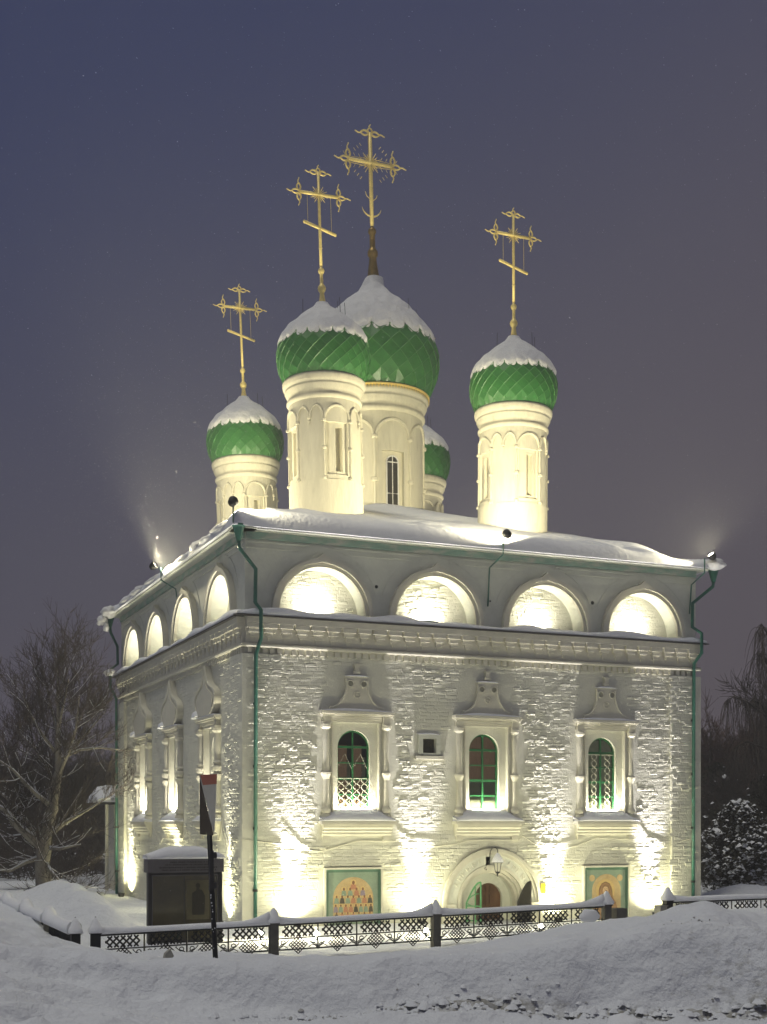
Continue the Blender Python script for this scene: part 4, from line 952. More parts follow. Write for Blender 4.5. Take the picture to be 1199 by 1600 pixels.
# lamps lying in the arches
nl = [['first', 'second', 'third', 'last'][i] for i in range(4)]
for F, ns_, side in ((FRONT, NF, 'front'), (LEFT, NL, 'left')):
    for i, c in enumerate(ns_):
        p = F(c-.08, -.16, 7.76); b = F(c-.08, -.42, 8.2); t = Vector(b)-Vector(p)
        lb = 'lamp at the foot of the %s arch from the near corner, upper %s wall' % (nl[i], side)
        root = empty('arch_lamp', p, label=lb, cat='lamp', group='lamps in the upper arches')
        m = MB().fbox(lambda a, n, z: Vector(F(a, n, z)), -.22, .22, -.05, .05, -.05, .0); m.build('housing', IRON, root)
        m = MB().fbox(lambda a, n, z: Vector(F(a, n, z)), -.20, .20, -.04, .04, .001, .006); m.build('lens', LENS, root)
        area('arch_light', Vector(p)+Vector((0, 0, .03)), t, W_NICHE, .42, .10, WARMW, root)
for F, ws, side in ((FRONT, WF, 'front'), (LEFT, WL, 'left')):
    for i, c in enumerate(ws):
        p = F(c, .0, 2.87); t = Vector(F(0, -.6, 1))
        lb = 'strip lamp behind the sill snow of the %s window from the near corner, %s wall' % (['first', 'second', 'third'][i], side)
        root = empty('strip_lamp', p, label=lb, cat='lamp', group='strip lamps on the window sills')
        MB().fbox(F, -.40, .40, -.05, .0, -.05, .0).build('housing', WHITE, root); MB().fbox(F, -.40, .40, -.045, -.005, .001, .012).build('tube', LENS, root)
        area('sill_light', Vector(p)+Vector(F(0, -.025, .03)), t, W_SILL, .85, .05, WARMW, root)
# twin globe lamp past the far left corner
root = empty('twin_lamp', (-1.0, 12.5, 0), label='twin round lamp on a thin stem beyond the left wall', cat='lamp')
MB().tube([(0, 0, -.6), (0, 0, .1), (-.2, .1, .3)], .02, 6).tube([(0, 0, 0), (.1, -.1, .1)], .02, 6).build('stem', IRON, root)
for p in ((-.25, .12, .08), (.12, -.12, -.1)):
    MB().ball(p, .085, 12, 8).build('globe', BULB, root, smooth=True)
    d = bpy.data.lights.new('globe_light', 'POINT'); d.energy = 14; d.color = WARMW; d.shadow_soft_size = .09; o = bpy.data.objects.new('globe_light', d); col.objects.link(o); o.parent = root; o.location = (p[0]-.12, p[1]-.12, p[2]+.1)
# icons
F = FRONT
def icon(c, w, z1, z0, label, kind):
    root = empty('framed_icon', (c, 0, z0), label=label, cat='icon'); G = lambda a, n, z: (a-c+c-c, -n, z-z0)
    G = lambda a, n, z: (a-c, -n, z-z0)
    a0, a1 = c-w/2, c+w/2
    m = MB().plate([(a0, z0), (a1, z0), (a1, z1), (a0, z1)], [[(a0+.05, z0+.05), (a1-.05, z0+.05), (a1-.05, z1-.05), (a0+.05, z1-.05)]], .002, .09, G); m.build('frame', TRIM, root)
    MB().plate([(a0+.05, z0+.05), (a1-.05, z0+.05), (a1-.05, z1-.05), (a0+.05, z1-.05)], [[(a0+.12, z0+.12), (a1-.12, z0+.12), (a1-.12, z1-.12), (a0+.12, z1-.12)]], .002, .05, G).build('inner_frame', ICD, root)
    MB().fbox(G, a0+.12, a1-.12, .001, .03, z0+.12, z1-.12).build('panel', ICG, root)
    lay = .031
    def disc(cx_, cz_, r, m_, n_, name, sx=1): MB().plate([(cx_+r*sx*math.cos(q*PI/8), cz_+r*math.sin(q*PI/8)) for q in range(16)], [], n_-.003, n_, G).build(name, m_, root)
    if kind == 'group':
        MB().plate([(c-.54, z0+.2), (c+.54, z0+.2), (c+.54, z0+.85)]+arc(c, z0+.78, .54, 8, 172, 20)+[(c-.54, z0+.85)], [], .03, .035, G).build('painted_field', ICO, root)
        random.seed(3); rows_ = [(1.18, 1, .0, .085), (1.02, 4, .17, .065), (.83, 7, .15, .06), (.61, 8, .135, .055), (.42, 7, .15, .05)]
        robe = {k_: MB() for k_ in ('r', 'p', 'k', 'b')}; halo = MB(); face = MB()
        for zr, n_, sp, r in rows_:
            for i in range(n_):
                x = c+(i-(n_-1)/2)*sp; z = z0+zr
                halo.plate([(x+r*math.cos(q*PI/6), z+r*math.sin(q*PI/6)) for q in range(12)], [], .035, .039, G)
                face.plate([(x+r*.45*math.cos(q*PI/5), z+r*.6*math.sin(q*PI/5)) for q in range(10)], [], .0395, .042, G)
                robe[random.choice('rrpkb')].plate([(x-r*1.15, z-.17), (x+r*1.15, z-.17), (x+r*.7, z-r*.55), (x-r*.7, z-r*.55)], [], .036, .041, G)
        halo.build('haloes', ICY, root, kind='stuff'); face.build('faces', ICB, root, kind='stuff')
        for k_, m_ in (('r', ICR), ('p', ICP), ('k', ICK), ('b', ICG)): 
            if robe[k_].v: robe[k_].build('robes', m_, root, kind='stuff')
        MB().fbox(G, c-.5, c+.5, .036, .041, z0+.2, z0+.28).build('caption_strip', CURTW, root)
    else:
        MB().plate([(c-.44, z0+.14), (c+.47, z0+.14), (c+.47, z0+.8)]+arc(c+.015, z0+.93, .455, 10, 170, 18)+[(c-.44, z0+.8)], [], .03, .034, G).build('painted_field', ICO, root)
        disc(c-.02, z0+.95, .30, ICY, .038, 'halo'); 
        MB().plate([(c-.40, z0+.15), (c+.42, z0+.15), (c+.40, z0+.4), (c+.25, z0+.66), (c+.18, z0+.78)]+arc(c-.02, z0+.96, .20, 0, 180, 12)+[(c-.22, z0+.7), (c-.33, z0+.55), (c-.40, z0+.35)], [], .038, .042, G).build('robe', ICROBE, root)
        MB().tube([G(*p) for p in [(c-.40, .042, z0+.15), (c-.33, .042, z0+.5), (c-.23, .042, z0+.75), (c-.22, .042, z0+.96), (c-.14, .042, z0+1.12), (c-.02, .042, z0+1.17), (c+.11, .042, z0+1.12), (c+.18, .042, z0+.96), (c+.2, .042, z0+.76), (c+.3, .042, z0+.6), (c+.42, .042, z0+.15)]], .010, 4).build('robe_outline', ICB, root)
        disc(c-.02, z0+.93, .12, ICF, .045, 'face', .8)
        MB().tube([G(c-.02+.125*math.cos(q*.35)*.85, .045, z0+.94+.15*math.sin(q*.35)) for q in range(19)], .007, 4).tube([G(c-.02, .046, z0+.97), G(c-.035, .046, z0+.90)], .005, 4).tube([G(c-.07, .046, z0+.98), G(c-.04, .046, z0+.985)], .006, 4).tube([G(c+.0, .046, z0+.985), G(c+.04, .046, z0+.98)], .006, 4).tube([G(c-.14, .046, z0+.75), G(c+.05, .046, z0+.62), G(c+.14, .046, z0+.72)], .006, 4).tube([G(c-.2, .046, z0+.6), G(c-.02, .046, z0+.5), G(c+.2, .046, z0+.52)], .006, 4).build('face_lines', ICB, root)
        for s_ in (-1, 1): disc(c+s_*.44, z0+1.28, .09, ICO, .034, 'corner_medallion')
icon(2.81, 1.58, 1.42, -.14, 'framed icon of many small haloed figures in an ochre arch, left of the portal', 'group')
icon(10.21, 1.48, 1.38, -.24, 'framed ochre icon of a single haloed veiled figure, right of the portal', 'one')
# wall lantern
root = empty('wall_lantern', (6.66, 0, 1.50), label='snow-capped iron lantern hanging from a curled arm over the portal', cat='lantern')
MB().tube([(-.06, 0, -.05), (-.06, -.12, .02), (-.06, -.16, .30), (-.03, -.22, .38), (0, -.34, .40), (.02, -.42, .34), (0.02, -.42, .24)], .012, 6).tube([(-.06, 0, -.12), (-.14, -.08, -.2), (-.2, -.1, -.16), (-.15, -.1, -.12)], .009, 5).box(-.12, 0, -.03, 0, -.1, .15).build('arm', IRON, root)
MB().lathe([(.004, .24), (.03, .22), (.10, .10), (.145, .03), (.145, .0)], 6, (.02, -.42, 0)).build('cap', IRON, root)
MB().lathe([(.004, .27), (.05, .24), (.12, .12), (.158, .04), (.150, .015)], 12, (.02, -.42, 0)).build('snow_cap', SNOW, root, smooth=True)
MB().lathe([(.10, 0), (.065, -.22), (.01, -.23)], 6, (.02, -.42, 0)).build('glass', LGLASS, root)
cg = MB()
for i in range(6): a = PI/3*i; cg.tube([(.02+.105*math.cos(a), -.42+.105*math.sin(a), 0), (.02+.07*math.cos(a), -.42+.07*math.sin(a), -.23)], .008, 4)
cg.lathe([(.075, -.225), (.05, -.26), (.02, -.28), (.015, -.34), (.002, -.36)], 8, (.02, -.42, 0)).build('cage', IRON, root)
# yellow notice, small doorbell lamp
tag(MB().box(8.19, 8.33, -.03, -.012, .66, .92).build('notice', YEL), 'small yellow notice fixed to the wall right of the portal', 'notice')
# cable strung across the front
cb_ = [(-.14, .16, 2.13), (.86, .11, 2.03), (1.4, .04, 1.90), (1.91, .04, 1.83), (2.4, .04, 1.95), (2.94, .06, 2.09), (3.93, .06, 2.07), (4.05, .06, 2.14), (4.4, .04, 2.0), (5.06, .04, 1.94), (5.6, .04, 1.98), (5.98, .05, 2.08), (6.7, .06, 2.09), (7.5, .06, 2.07), (7.6, .06, 2.2), (8.0, .04, 1.98), (8.66, .04, 1.81), (9.3, .04, 1.93), (9.9, .05, 2.14), (10.16, .06, 2.12), (11.1, .06, 2.08), (11.3, .06, 2.25), (11.6, .04, 2.0), (12.13, .04, 1.86), (12.7, .12, 2.06), (12.99, .14, 2.12)]
tag(MB().tube([FRONT(*p) for p in cb_], .013, 5).build('cable', TRIM), 'thin pale cable sagging along the front wall below the sills', 'cable')
tag(MB().tube([LEFT(*p) for p in [(.2, .14, 2.1), (.9, .11, 2.15), (1.3, .04, 1.7), (1.95, .04, 2.5)]], .013, 5).tube([LEFT(*p) for p in [(1.95, .04, 2.5), (1.95, .05, 2.1), (4.2, .05, 2.1), (4.3, .04, 1.8), (5.7, .04, 2.4), (5.75, .05, 2.05), (8.2, .05, 2.1), (8.6, .04, 1.9), (9.6, .04, 2.4)]], .013, 5).build('cable', TRIM), 'thin cable looping under the sills of the left wall', 'cable')

# ------------------------------------------------------------ display board
bx0, bx1, by = -3.08, -1.42, -3.0
root = empty('display_board', ((bx0+bx1)/2, by, 0), label='dark glazed display board with lettered grey header and snow on top', cat='display board')
cx_ = (bx0+bx1)/2; G = lambda a, n, z: (a-cx_, -n, z)
MB().fbox(G, bx0, bx1, -.30, .10, 1.47, 1.76).build('header', BHEAD, root)
for a in (bx0+.02, bx1-.08): MB().fbox(G, a, a+.06, -.12, .05, -.4, 1.469).build('post', BOARD, root)
MB().fbox(G, bx0+.085, bx1-.085, -.10, .0, -.05, 1.465).build('case', BOARD, root)
MB().fbox(G, bx0+.10, bx0+.12, .001, .03, .0, 1.42).fbox(G, bx1-.12, bx1-.10, .001, .03, 0, 1.42).fbox(G, bx0+.12, bx1-.12, .001, .03, 1.40, 1.42).build('glass_frame', BHEAD, root)
MB().fbox(G, bx0+.12, bx0+.80, .001, .010, .02, 1.40).build('glass', BGLASS, root)
MB().fbox(G, bx0+.82, bx1-.12, .001, .010, .02, 1.40).build('glass', BGLASS, root)
MB().fbox(G, bx0+.86, bx0+1.36, .0105, .014, .45, 1.30).build('poster', BPOST, root)
fg = MB().plate([(bx0+.98, .55), (bx0+1.25, .55), (bx0+1.27, .95), (bx0+1.2, 1.08), (bx0+1.14, 1.1), (bx0+1.14, 1.14), (bx0+1.08, 1.14), (bx0+1.07, 1.08), (bx0+.98, 1.02)], [], .0142, .017, G).plate([(bx0+1.11+.05*math.cos(q*PI/6), 1.18+.06*math.sin(q*PI/6)) for q in range(12)], [], .0142, .017, G); fg.build('printed_figure', BINK, root)
random.seed(5); ln = MB()
for j, (z, a_, b_) in enumerate(((1.69, .48, .86), (1.635, .38, .80), (1.575, .25, 1.45), (1.52, .30, 1.40))):
    a = bx0+a_
    while a < bx0+min(b_+.5, 1.5): w_ = random.uniform(.015, .035); ln.fbox(G, a, a+w_, .101, .103, z-.016*random.uniform(.7, 1.1), z+.016); a += w_+.012*random.choice((1, 1, 1, 2.5))
ln.build('lettering', BINK, root, kind='stuff')
snow_lump(G, bx0-.02, bx1+.02, -.34, .12, 1.762, .27, 12, .1).build('snow_cap', SNOW, root, smooth=True)

# ------------------------------------------------------------ railings
def railing_panel(P0, P1, z0, z1, H, root, seed=0):
    """one panel of cast iron: diamond lattice above, scrolls and a fine lattice diamond below"""
    P0, P1 = Vector(P0), Vector(P1); w = (P1-P0).length
    def q(u, v): p = P0+(P1-P0)*(u/w); return Vector((p.x, p.y, z0+(z1-z0)*u/w+v))
    m = MB(); t = .018; mid = H*.47; s_ = .115; n_ = 5
    off = (w-n_*s_)/2
    def bar(a, b, r=t): m.tube([q(*a), q(*b)], r, 4)
    v0, v1 = mid+.03, H-.035; hh = v1-v0; k = hh/2
    x0 = .09; x1 = w-.09; nn = 5; st = (x1-x0)/nn
    st = (x1-x0)/4.5; hb = v1-v0
    def clip(a):   # a rising bar starting at x=a on the lower edge, clipped to the band
        u0, u1 = max(a, x0), min(a+hb, x1)
        return (u0, u1) if u1-u0 > .02 else None
    q0 = x0-hb
    while q0 < x1:
        r_ = clip(q0)
        if r_: bar((r_[0], v0+(r_[0]-q0)), (r_[1], v0+(r_[1]-q0))); bar((r_[0], v1-(r_[0]-q0)), (r_[1], v1-(r_[1]-q0)))
        q0 += st/1.15
    c = w/2; dh = mid-.02; R0 = min(dh*.86, .20)
    N_ = 5
    for i in range(N_+1):
        u = -1+2*i/N_
        bar((c+R0*(u-1)/2, dh/2+R0*(u+1)/2*.95), (c+R0*(u+1)/2, dh/2+R0*(u-1)/2*.95), .011)
        bar((c+R0*(u-1)/2, dh/2-R0*(u+1)/2*.95), (c+R0*(u+1)/2, dh/2-R0*(u-1)/2*.95), .011)
    for s2 in (-1, 1):
        pts = []
        for i in range(15):
            th = i/14*5.2; rr = .055*(1-.55*i/14); pts.append(q(c+s2*(w/2-.10-rr*math.cos(th)+.0), dh*.70+rr*math.sin(th)))
        m.tube([q(c+s2*(w/2-.03), .02), q(c+s2*(w/2-.03), .10)]+[q(c+s2*(w/2-.045), dh*.5)]+pts, .010, 4)
        m.tube([q(c+s2*(w/2-.03), .06), q(c+s2*(w/2-.12), .10), q(c+s2*(w/2-.20), .05), q(c+s2*(w/2-.18), .015), q(c+s2*(w/2-.15), .04)], .009, 4)
        m.tube([q(c+s2*(w/2-.04), dh*.35), q(c+s2*(w/2-.15), dh*.62), q(c+s2*(w/2-.23), dh*.95), q(c+s2*(w/2-.2), dh-.01)], .009, 4)
    m.build('railing_panel', IRON, root)
def post(root, x, y, zt, w=.17, base=-.5, m=IRON, snow=True, ps=.30):
    o = MB().box(x-w/2, x+w/2, y-w/2, y+w/2, base, zt).add([(x-w*.62, y-w*.62, zt), (x+w*.62, y-w*.62, zt), (x+w*.62, y+w*.62, zt), (x-w*.62, y+w*.62, zt), (x, y, zt+ps)], [(0, 1, 4), (1, 2, 4), (2, 3, 4), (3, 0, 4), (0, 3, 2, 1)]).build('post', m, root)
    if snow:
        v = []; s_ = w*.72; zz = zt+.02
        s2 = MB()
        for (k_, z_) in ((1.0, .0), (1.04, .06), (.72, ps*.42), (.45, ps*.75), (.20, ps*.97), (.02, ps*1.0)):
            for dx, dy in ((-1, -1), (0, -1.05), (1, -1), (1.05, 0), (1, 1), (0, 1.05), (-1, 1), (-1.05, 0)): v.append((x+dx*s_*k_+random.uniform(-.01, .01), y+dy*s_*k_, zz+z_))
        s2.add(v, [(j*8+i, j*8+(i+1) % 8, (j+1)*8+(i+1) % 8, (j+1)*8+i) for j in range(5) for i in range(8)]); s2.build('snow_cap', SNOW, o, smooth=True)
        MB().tube([(x, y-.0, zt+ps*.93), (x, y, zt+ps*1.1)], .012, 5).build('spike', IRON, o)
def railing(P0, P1, zf, posts, panels, label, H=.53, capw=.18, caph=.10, noend=False):
    """posts and panels are distances along the run"""
    P0, P1 = Vector((*P0, 0)), Vector((*P1, 0)); D = (P1-P0).normalized(); root = empty('iron_railing', (0, 0, 0), label=label, cat='railing', group='iron railings round the church yard')
    at_ = lambda s_: P0+D*s_
    for s_ in posts: p = at_(s_); post(root, p.x, p.y, zf(s_)+.03, m=STONE if s_ > .3 else IRON)
    for a, b in zip(posts[:-1], posts[1:]):
        n_ = panels[posts.index(a)]; a2, b2 = a+.1, b-.1
        m = MB(); k = 6
        for h_, r_ in ((0, .024), (-H*.53, .014), (-H+.02, .016)): m.tube([(*at_(a2+(b2-a2)*i/k).xy, zf(a2+(b2-a2)*i/k)+h_) for i in range(k+1)], r_, 4)
        m.build('rail', IRON, root)
        for i in range(n_):
            s0, s1 = a2+(b2-a2)*i/n_, a2+(b2-a2)*(i+1)/n_; p0, p1 = at_(s0), at_(s1)
            railing_panel(p0, p1, zf(s0)-H, zf(s1)-H, H, root)
            if i: MB().tube([(p0.x, p0.y, zf(s0)-H), (p0.x, p0.y, zf(s0))], .017, 4).build('upright', IRON, root)
        # snow lying on the rail, swept up to the posts
        vs = []; N_ = 28; pr = [(-1, 0), (-1.03, .3), (-.9, .75), (-.45, 1), (.1, 1.03), (.6, .92), (.95, .6), (1, .15), (.8, 0)]; nv = Vector((-D.y, D.x, 0))
        for i in range(N_+1):
            s_ = a2+(b2-a2)*i/N_; e = min(i, N_-i)/N_; hh = caph*(1+.15*noise.noise(Vector((s_*.9, P0.x, P0.y))))+.13*max(0, 1-(N_-i)/5.)**2*1.2+.05*max(0, 1-i/4.)
            p = at_(s_)
            for u, h_ in pr: vs.append((p.x+nv.x*u*capw/2, p.y+nv.y*u*capw/2, zf(s_)+.02+hh*h_))
        k = len(pr); MB().add(vs, [(i*k+j, i*k+(j+1) % k, (i+1)*k+(j+1) % k, (i+1)*k+j) for i in range(N_) for j in range(k)]+[tuple(range(k)), tuple(N_*k+j for j in range(k))]).build('rail_snow', SNOW, root, smooth=True)
    return root
zf1 = lambda s_: .37+.0243*s_
railing((-4.6, -5.33), (6.9, -5.33), zf1, [0, 3.58, 7.20, 11.45], [4, 4, 5], 'black lattice railing with snow on its rail, crossing in front of the church portal')
railing((8.50, -5.33), (16.0, -5.33), lambda s_: .70+.008*s_, [0, 3.6, 7.2], [4, 4], 'black iron lattice railing behind the snow mound, right of the gate gap')
railing((-4.95, -5.15), (-4.95, 12.5), lambda s_: .36, [0, 3.4, 6.9, 10.5, 14.0, 17.5], [4, 4, 4, 4, 4], 'snow-laden black railing running back along the left side of the yard', capw=.3, caph=.2)
tag(MB().box(7.05, 7.33, -5.45, -5.2, -.2, .58).box(7.05, 7.33, -5.45, -5.2, .581, .60).build('gate_post', STONE), 'short dark square gate post left of the gap in the railing', 'gate post')
tag(MB().box(8.22, 8.40, -5.45, -5.2, -.2, .62).box(8.20, 8.42, -5.47, -5.18, .621, .64).build('gate_post', CONC), 'pale concrete gate post right of the gap in the railing', 'gate post')
# slab of snow stuck on the railing by the gap
def blob(c_, rx, ry, rz, name, m_, amp=.25, seed=0, n=18, **kw):
    m = MB(); vs = []; k = 12
    for i in range(k+1):
        for j in range(n):
            a, b = PI*i/k, 2*PI*j/n; d = Vector((math.sin(a)*math.cos(b), math.sin(a)*math.sin(b), math.cos(a))); f = 1+amp*noise.noise(d*1.6+Vector((seed, 0, 0)))
            vs.append((c_[0]+d.x*rx*f, c_[1]+d.y*ry*f, c_[2]+d.z*rz*f))
    m.add(vs, [(i*n+j, i*n+(j+1) % n, (i+1)*n+(j+1) % n, (i+1)*n+j) for i in range(k) for j in range(n)])
    return tag(m.build(name, m_, smooth=True), **kw)
blob((6.25, -5.58, .46), .24, .10, .17, 'snow_clod', SNOW, label='flat clod of snow stuck to the railing near the gate gap', cat='snow clod', seed=2)
xw, yw = to_world((975-599.5)/2062*15.9, 15.9)
blob((xw, yw, .05), .24, .24, .15, 'snow_mound', SNOW, label='small smooth white mound at the road edge, bottom right', cat='snow mound', seed=4)
xw, yw = to_world((1195-599.5)/2062*17.2, 17.2); blob((xw, yw, .42), .22, .12, .11, 'ice_block', CONC, label='dirty grey block of ice in the bank at the right edge', cat='ice block', seed=7, amp=.5)
xw, yw = to_world((262-599.5)/2062*20, 20)
gz = ground_h(xw, yw)
tag(MB().add([(xw-.07, yw, gz+-0.02), (xw+.02, yw, gz+-0.02), (xw+.10, yw, gz+0.10), (xw+.05, yw, gz+0.20), (xw-.03, yw, gz+0.14), (xw-.07, yw+.1, gz+-0.02), (xw+.02, yw+.1, gz+-0.02), (xw+.10, yw+.1, gz+0.10), (xw+.05, yw+.1, gz+0.20), (xw-.03, yw+.1, gz+0.14)], [(0, 1, 2, 3, 4), (5, 9, 8, 7, 6), (0, 5, 6, 1), (1, 6, 7, 2), (2, 7, 8, 3), (3, 8, 9, 4), (4, 9, 5, 0)]).build('buried_board', CONC), 'tilted grey board end poking out of the snow left of the road sign pole', 'board')
# clods churned up by the plough
random.seed(21); clods = MB(); crust = MB()
for i in range(620):
    X = random.uniform(-2.2, 6) if random.random() < .3 else random.uniform(.2, 6); d = 16.62+.10*math.sin(X*1.3)+random.gauss(0, .14); wx, wy = to_world(X, d); z = ground_h(wx, wy); r_ = random.choice((.03, .04, .05, .06, .09))*random.uniform(.7, 1.2)
    vs = [(wx+r_*random.uniform(.7, 1.2)*a, wy+r_*random.uniform(.7, 1.2)*b, z+r_*c_*random.uniform(.4, .9)) for a, b, c_ in ((1, 0, 0), (.6, .8, .1), (-.3, 1, 0), (-1, .2, .1), (-.7, -.8, 0), (.3, -1, 0), (.5, .2, .9), (-.2, .5, 1), (-.4, -.4, .8), (.2, -.4, .9))]
    crust.add(vs, [(0, 1, 6), (1, 7, 6), (1, 2, 7), (2, 3, 7), (3, 8, 7), (3, 4, 8), (4, 5, 8), (5, 9, 8), (5, 0, 9), (0, 6, 9), (6, 7, 8, 9)])
tag(crust.build('crusted_snow', GROUND, smooth=True), 'lumpy crust of ploughed snow at the foot of the bank', 'crusted snow', kind='stuff')
for i in range(520):
    X = random.uniform(-1.2, 6); d = 16.62+.10*math.sin(X*1.3)+random.gauss(0, .2)
    if random.random() < .07: X = random.gauss(4.2, .35); d = random.gauss(18.0, .25)
    wx, wy = to_world(X, d); z = ground_h(wx, wy); r_ = random.uniform(.008, .034)*(1 if random.random() < .93 else 1.8)
    vs = [(wx+r_*random.uniform(.5, 1.1)*a, wy+r_*random.uniform(.5, 1.1)*b, z+r_*(.25+random.uniform(.3, .8)*c_)) for a, b, c_ in ((1, 0, 0), (0, 1, 0), (-1, 0, 0), (0, -1, 0), (0, 0, 1), (0, 0, -1))]
    clods.add(vs, [(0, 1, 4), (1, 2, 4), (2, 3, 4), (3, 0, 4), (1, 0, 5), (2, 1, 5), (3, 2, 5), (0, 3, 5)])
tag(clods.build('snow_clods', mat('grey_slush', (.42, .42, .41), .9, bump=.6, bscale=30, var=.3, vscale=8)), 'gritty clods of ploughed snow along the road edge', 'clods', kind='stuff')

# ------------------------------------------------------------ road sign on a leaning pole
bx, by_ = to_world((338-599.5)/2062*19, 19)
root = empty('road_sign', (bx, by_, 0), label='black leaning road sign pole with a triangular give way sign seen nearly edge on', cat='road sign')
rt = Vector((CT, -ST, 0)); fw = Vector((ST, CT, 0)); tilt = lambda z: rt*(-.138*(z-.36)/2.86)
MB().tube([tilt(-.2)+Vector((0, 0, -.2)), tilt(2.50)+Vector((0, 0, 2.50))], .038, 10).build('pole', IRON, root, smooth=True)
random.seed(9); fl = MB()
for i in range(16): z = random.uniform(.4, 1.6); p = tilt(z)+Vector((0, 0, z))-fw*.036+rt*random.uniform(-.02, .02); fl.ball(p, random.uniform(.005, .012), 6, 4)
fl.build('snow_specks', SNOW, root)
def slab(A, B, C, name, m_, par, t=.012, **kw):
    N_ = (B-A).cross(C-A).normalized()*t; vs = [A, B, C, A+N_, B+N_, C+N_]
    return MB().add(vs, [(0, 1, 2), (3, 5, 4), (0, 3, 4, 1), (1, 4, 5, 2), (2, 5, 3, 0)]).build(name, m_, par, **kw)
U = lambda a, f_, z: tilt(2.75)+rt*a+fw*f_+Vector((0, 0, z))
A_, B_, C_ = U(-.075, -.30, 3.20), U(.075, .40, 3.24), U(.085, .05, 2.36)
sg = slab(A_, B_, C_, 'sign_plate', SIGNW, root)
slab(U(-.066, -.42, 3.14), U(-.055, -.46, 2.36), U(.07, .0, 2.34), 'sign_plate', SIGNB, root, label='second plate showing its dark back')
nn_ = (B_-A_).cross(C_-A_).normalized(); m = MB()
for t_ in (-.004, .016): m.add([p_+nn_*t_ for p_ in (A_, B_, B_.lerp(C_, .17), A_.lerp(C_, .17))], [(0, 1, 2, 3)])
m.build('red_border', SIGNR, sg)
MB().box(-.10, -.045, -.03, .03, 1.55, 2.12).tube([(-.04, 0, 2.05), (0, 0, 2.05)], .05, 8).tube([(-.04, 0, 1.62), (0, 0, 1.62)], .05, 8).build('junction_box', BOARD, root)

# ------------------------------------------------------------ buildings and walls beyond
root = empty('porch', (-.2, 16.2, 0), label='snow-topped porch projecting behind the far left corner of the church', cat='porch')
MB().box(.25, .9, -.2, 1.5, -.5, 3.2).build('wall', TRIM, root); MB().box(-.30, 1.0, -.5, 1.6, 3.2, 3.28).build('canopy', BOARD, root); MB().tube([(-.05, -.4, -.4), (-.05, -.4, 3.2)], .06, 8).build('column', TRIM, root)
snow_lump(lambda a, n, z: (n, a, z), -.6, 1.7, -.42, 1.1, 3.28, .5, 12, .5).build('roof_snow', SNOW, root, smooth=True)
root = empty('stone_wall', (-3, 34, 0), label='low grey stone wall with snow on its coping behind the big bare tree', cat='wall')
m = MB().box(-16, 6, 0, .5, -.5, .72).build('masonry', BRICKW, root); snow_lump(lambda a, n, z: (a, n, z), -16, 6, -.1, .6, .72, .16, 60).build('snow_cap', SNOW, root, smooth=True)
x_, y_ = to_world((1086-599.5)/2062*52, 52)
root = empty('outbuilding', (x_, y_, 0), label='small pale outbuilding with a snow-covered gable roof, right of the church', cat='outbuilding')
MB().box(-2.5, .75, 0, 4, -.3, 1.35).build('wall', BWALL, root); MB().box(-2.6, .85, -.06, 4.1, 1.35, 1.5).build('cornice', CONC, root)
MB().add([(-2.8, -.2, 1.5), (1.6, -.2, 1.25), (-.8, -.2, 2.45), (-2.8, 4.2, 1.5), (1.6, 4.2, 1.25), (-.8, 4.2, 2.45)], [(0, 1, 2), (3, 5, 4), (0, 3, 4, 1), (1, 4, 5, 2), (2, 5, 3, 0)]).build('roof', BOARD, root)
MB().add([(-2.8, -.3, 1.56), (1.7, -.3, 1.30), (-.8, -.3, 2.52), (-2.8, 4.3, 1.56), (1.7, 4.3, 1.30), (-.8, 4.3, 2.52), (-.8, -.3, 2.75), (-.8, 4.3, 2.75), (1.75, -.3, 1.48), (1.75, 4.3, 1.48)], [(1, 8, 6, 2), (4, 5, 7, 9), (8, 9, 7, 6), (1, 4, 9, 8), (2, 6, 0), (0, 6, 7, 3), (5, 3, 7)]).build('roof_snow', SNOW, root)

# ------------------------------------------------------------ trees
def twigs(m, p, d, l_, r_, depth, rnd, up=.12, spread=.65, droop=0, sn=None, minr=.006):
    """recursive crooked branch"""
    pts = [p.copy()]; rs = [r_]; k = 4 if depth > 1 else 3; q = p.copy(); dd = d.copy()
    for i in range(k):
        dd = (dd+Vector((rnd.uniform(-1, 1), rnd.uniform(-1, 1), rnd.uniform(-1, 1)))*.22+Vector((0, 0, up-droop*(i/k)))).normalized(); q = q+dd*l_/k; pts.append(q.copy()); rs.append(max(minr*.6, r_*(1-.6*(i+1)/k)))
        if depth > 0 and i >= 0:
            for _ in range(2 if depth > 1 else 3):
                a = Vector((rnd.uniform(-1, 1), rnd.uniform(-1, 1), rnd.uniform(-.6, 1))).normalized()
                nd = (dd+a*spread*1.3).normalized(); twigs(m, q, nd, l_*rnd.uniform(.42, .68), max(minr, rs[-1]*.62), depth-1, rnd, up, spread, droop*1.5, sn, minr)
    m.tube(pts, rs, 5 if r_ > .05 else 3, False)
    if sn is not None and r_ > .012 and abs(d.z) < .75: sn.tube([a+Vector((0, 0, b*1.1)) for a, b in zip(pts, rs)], [max(.010, b*.85) for b in rs], 5)
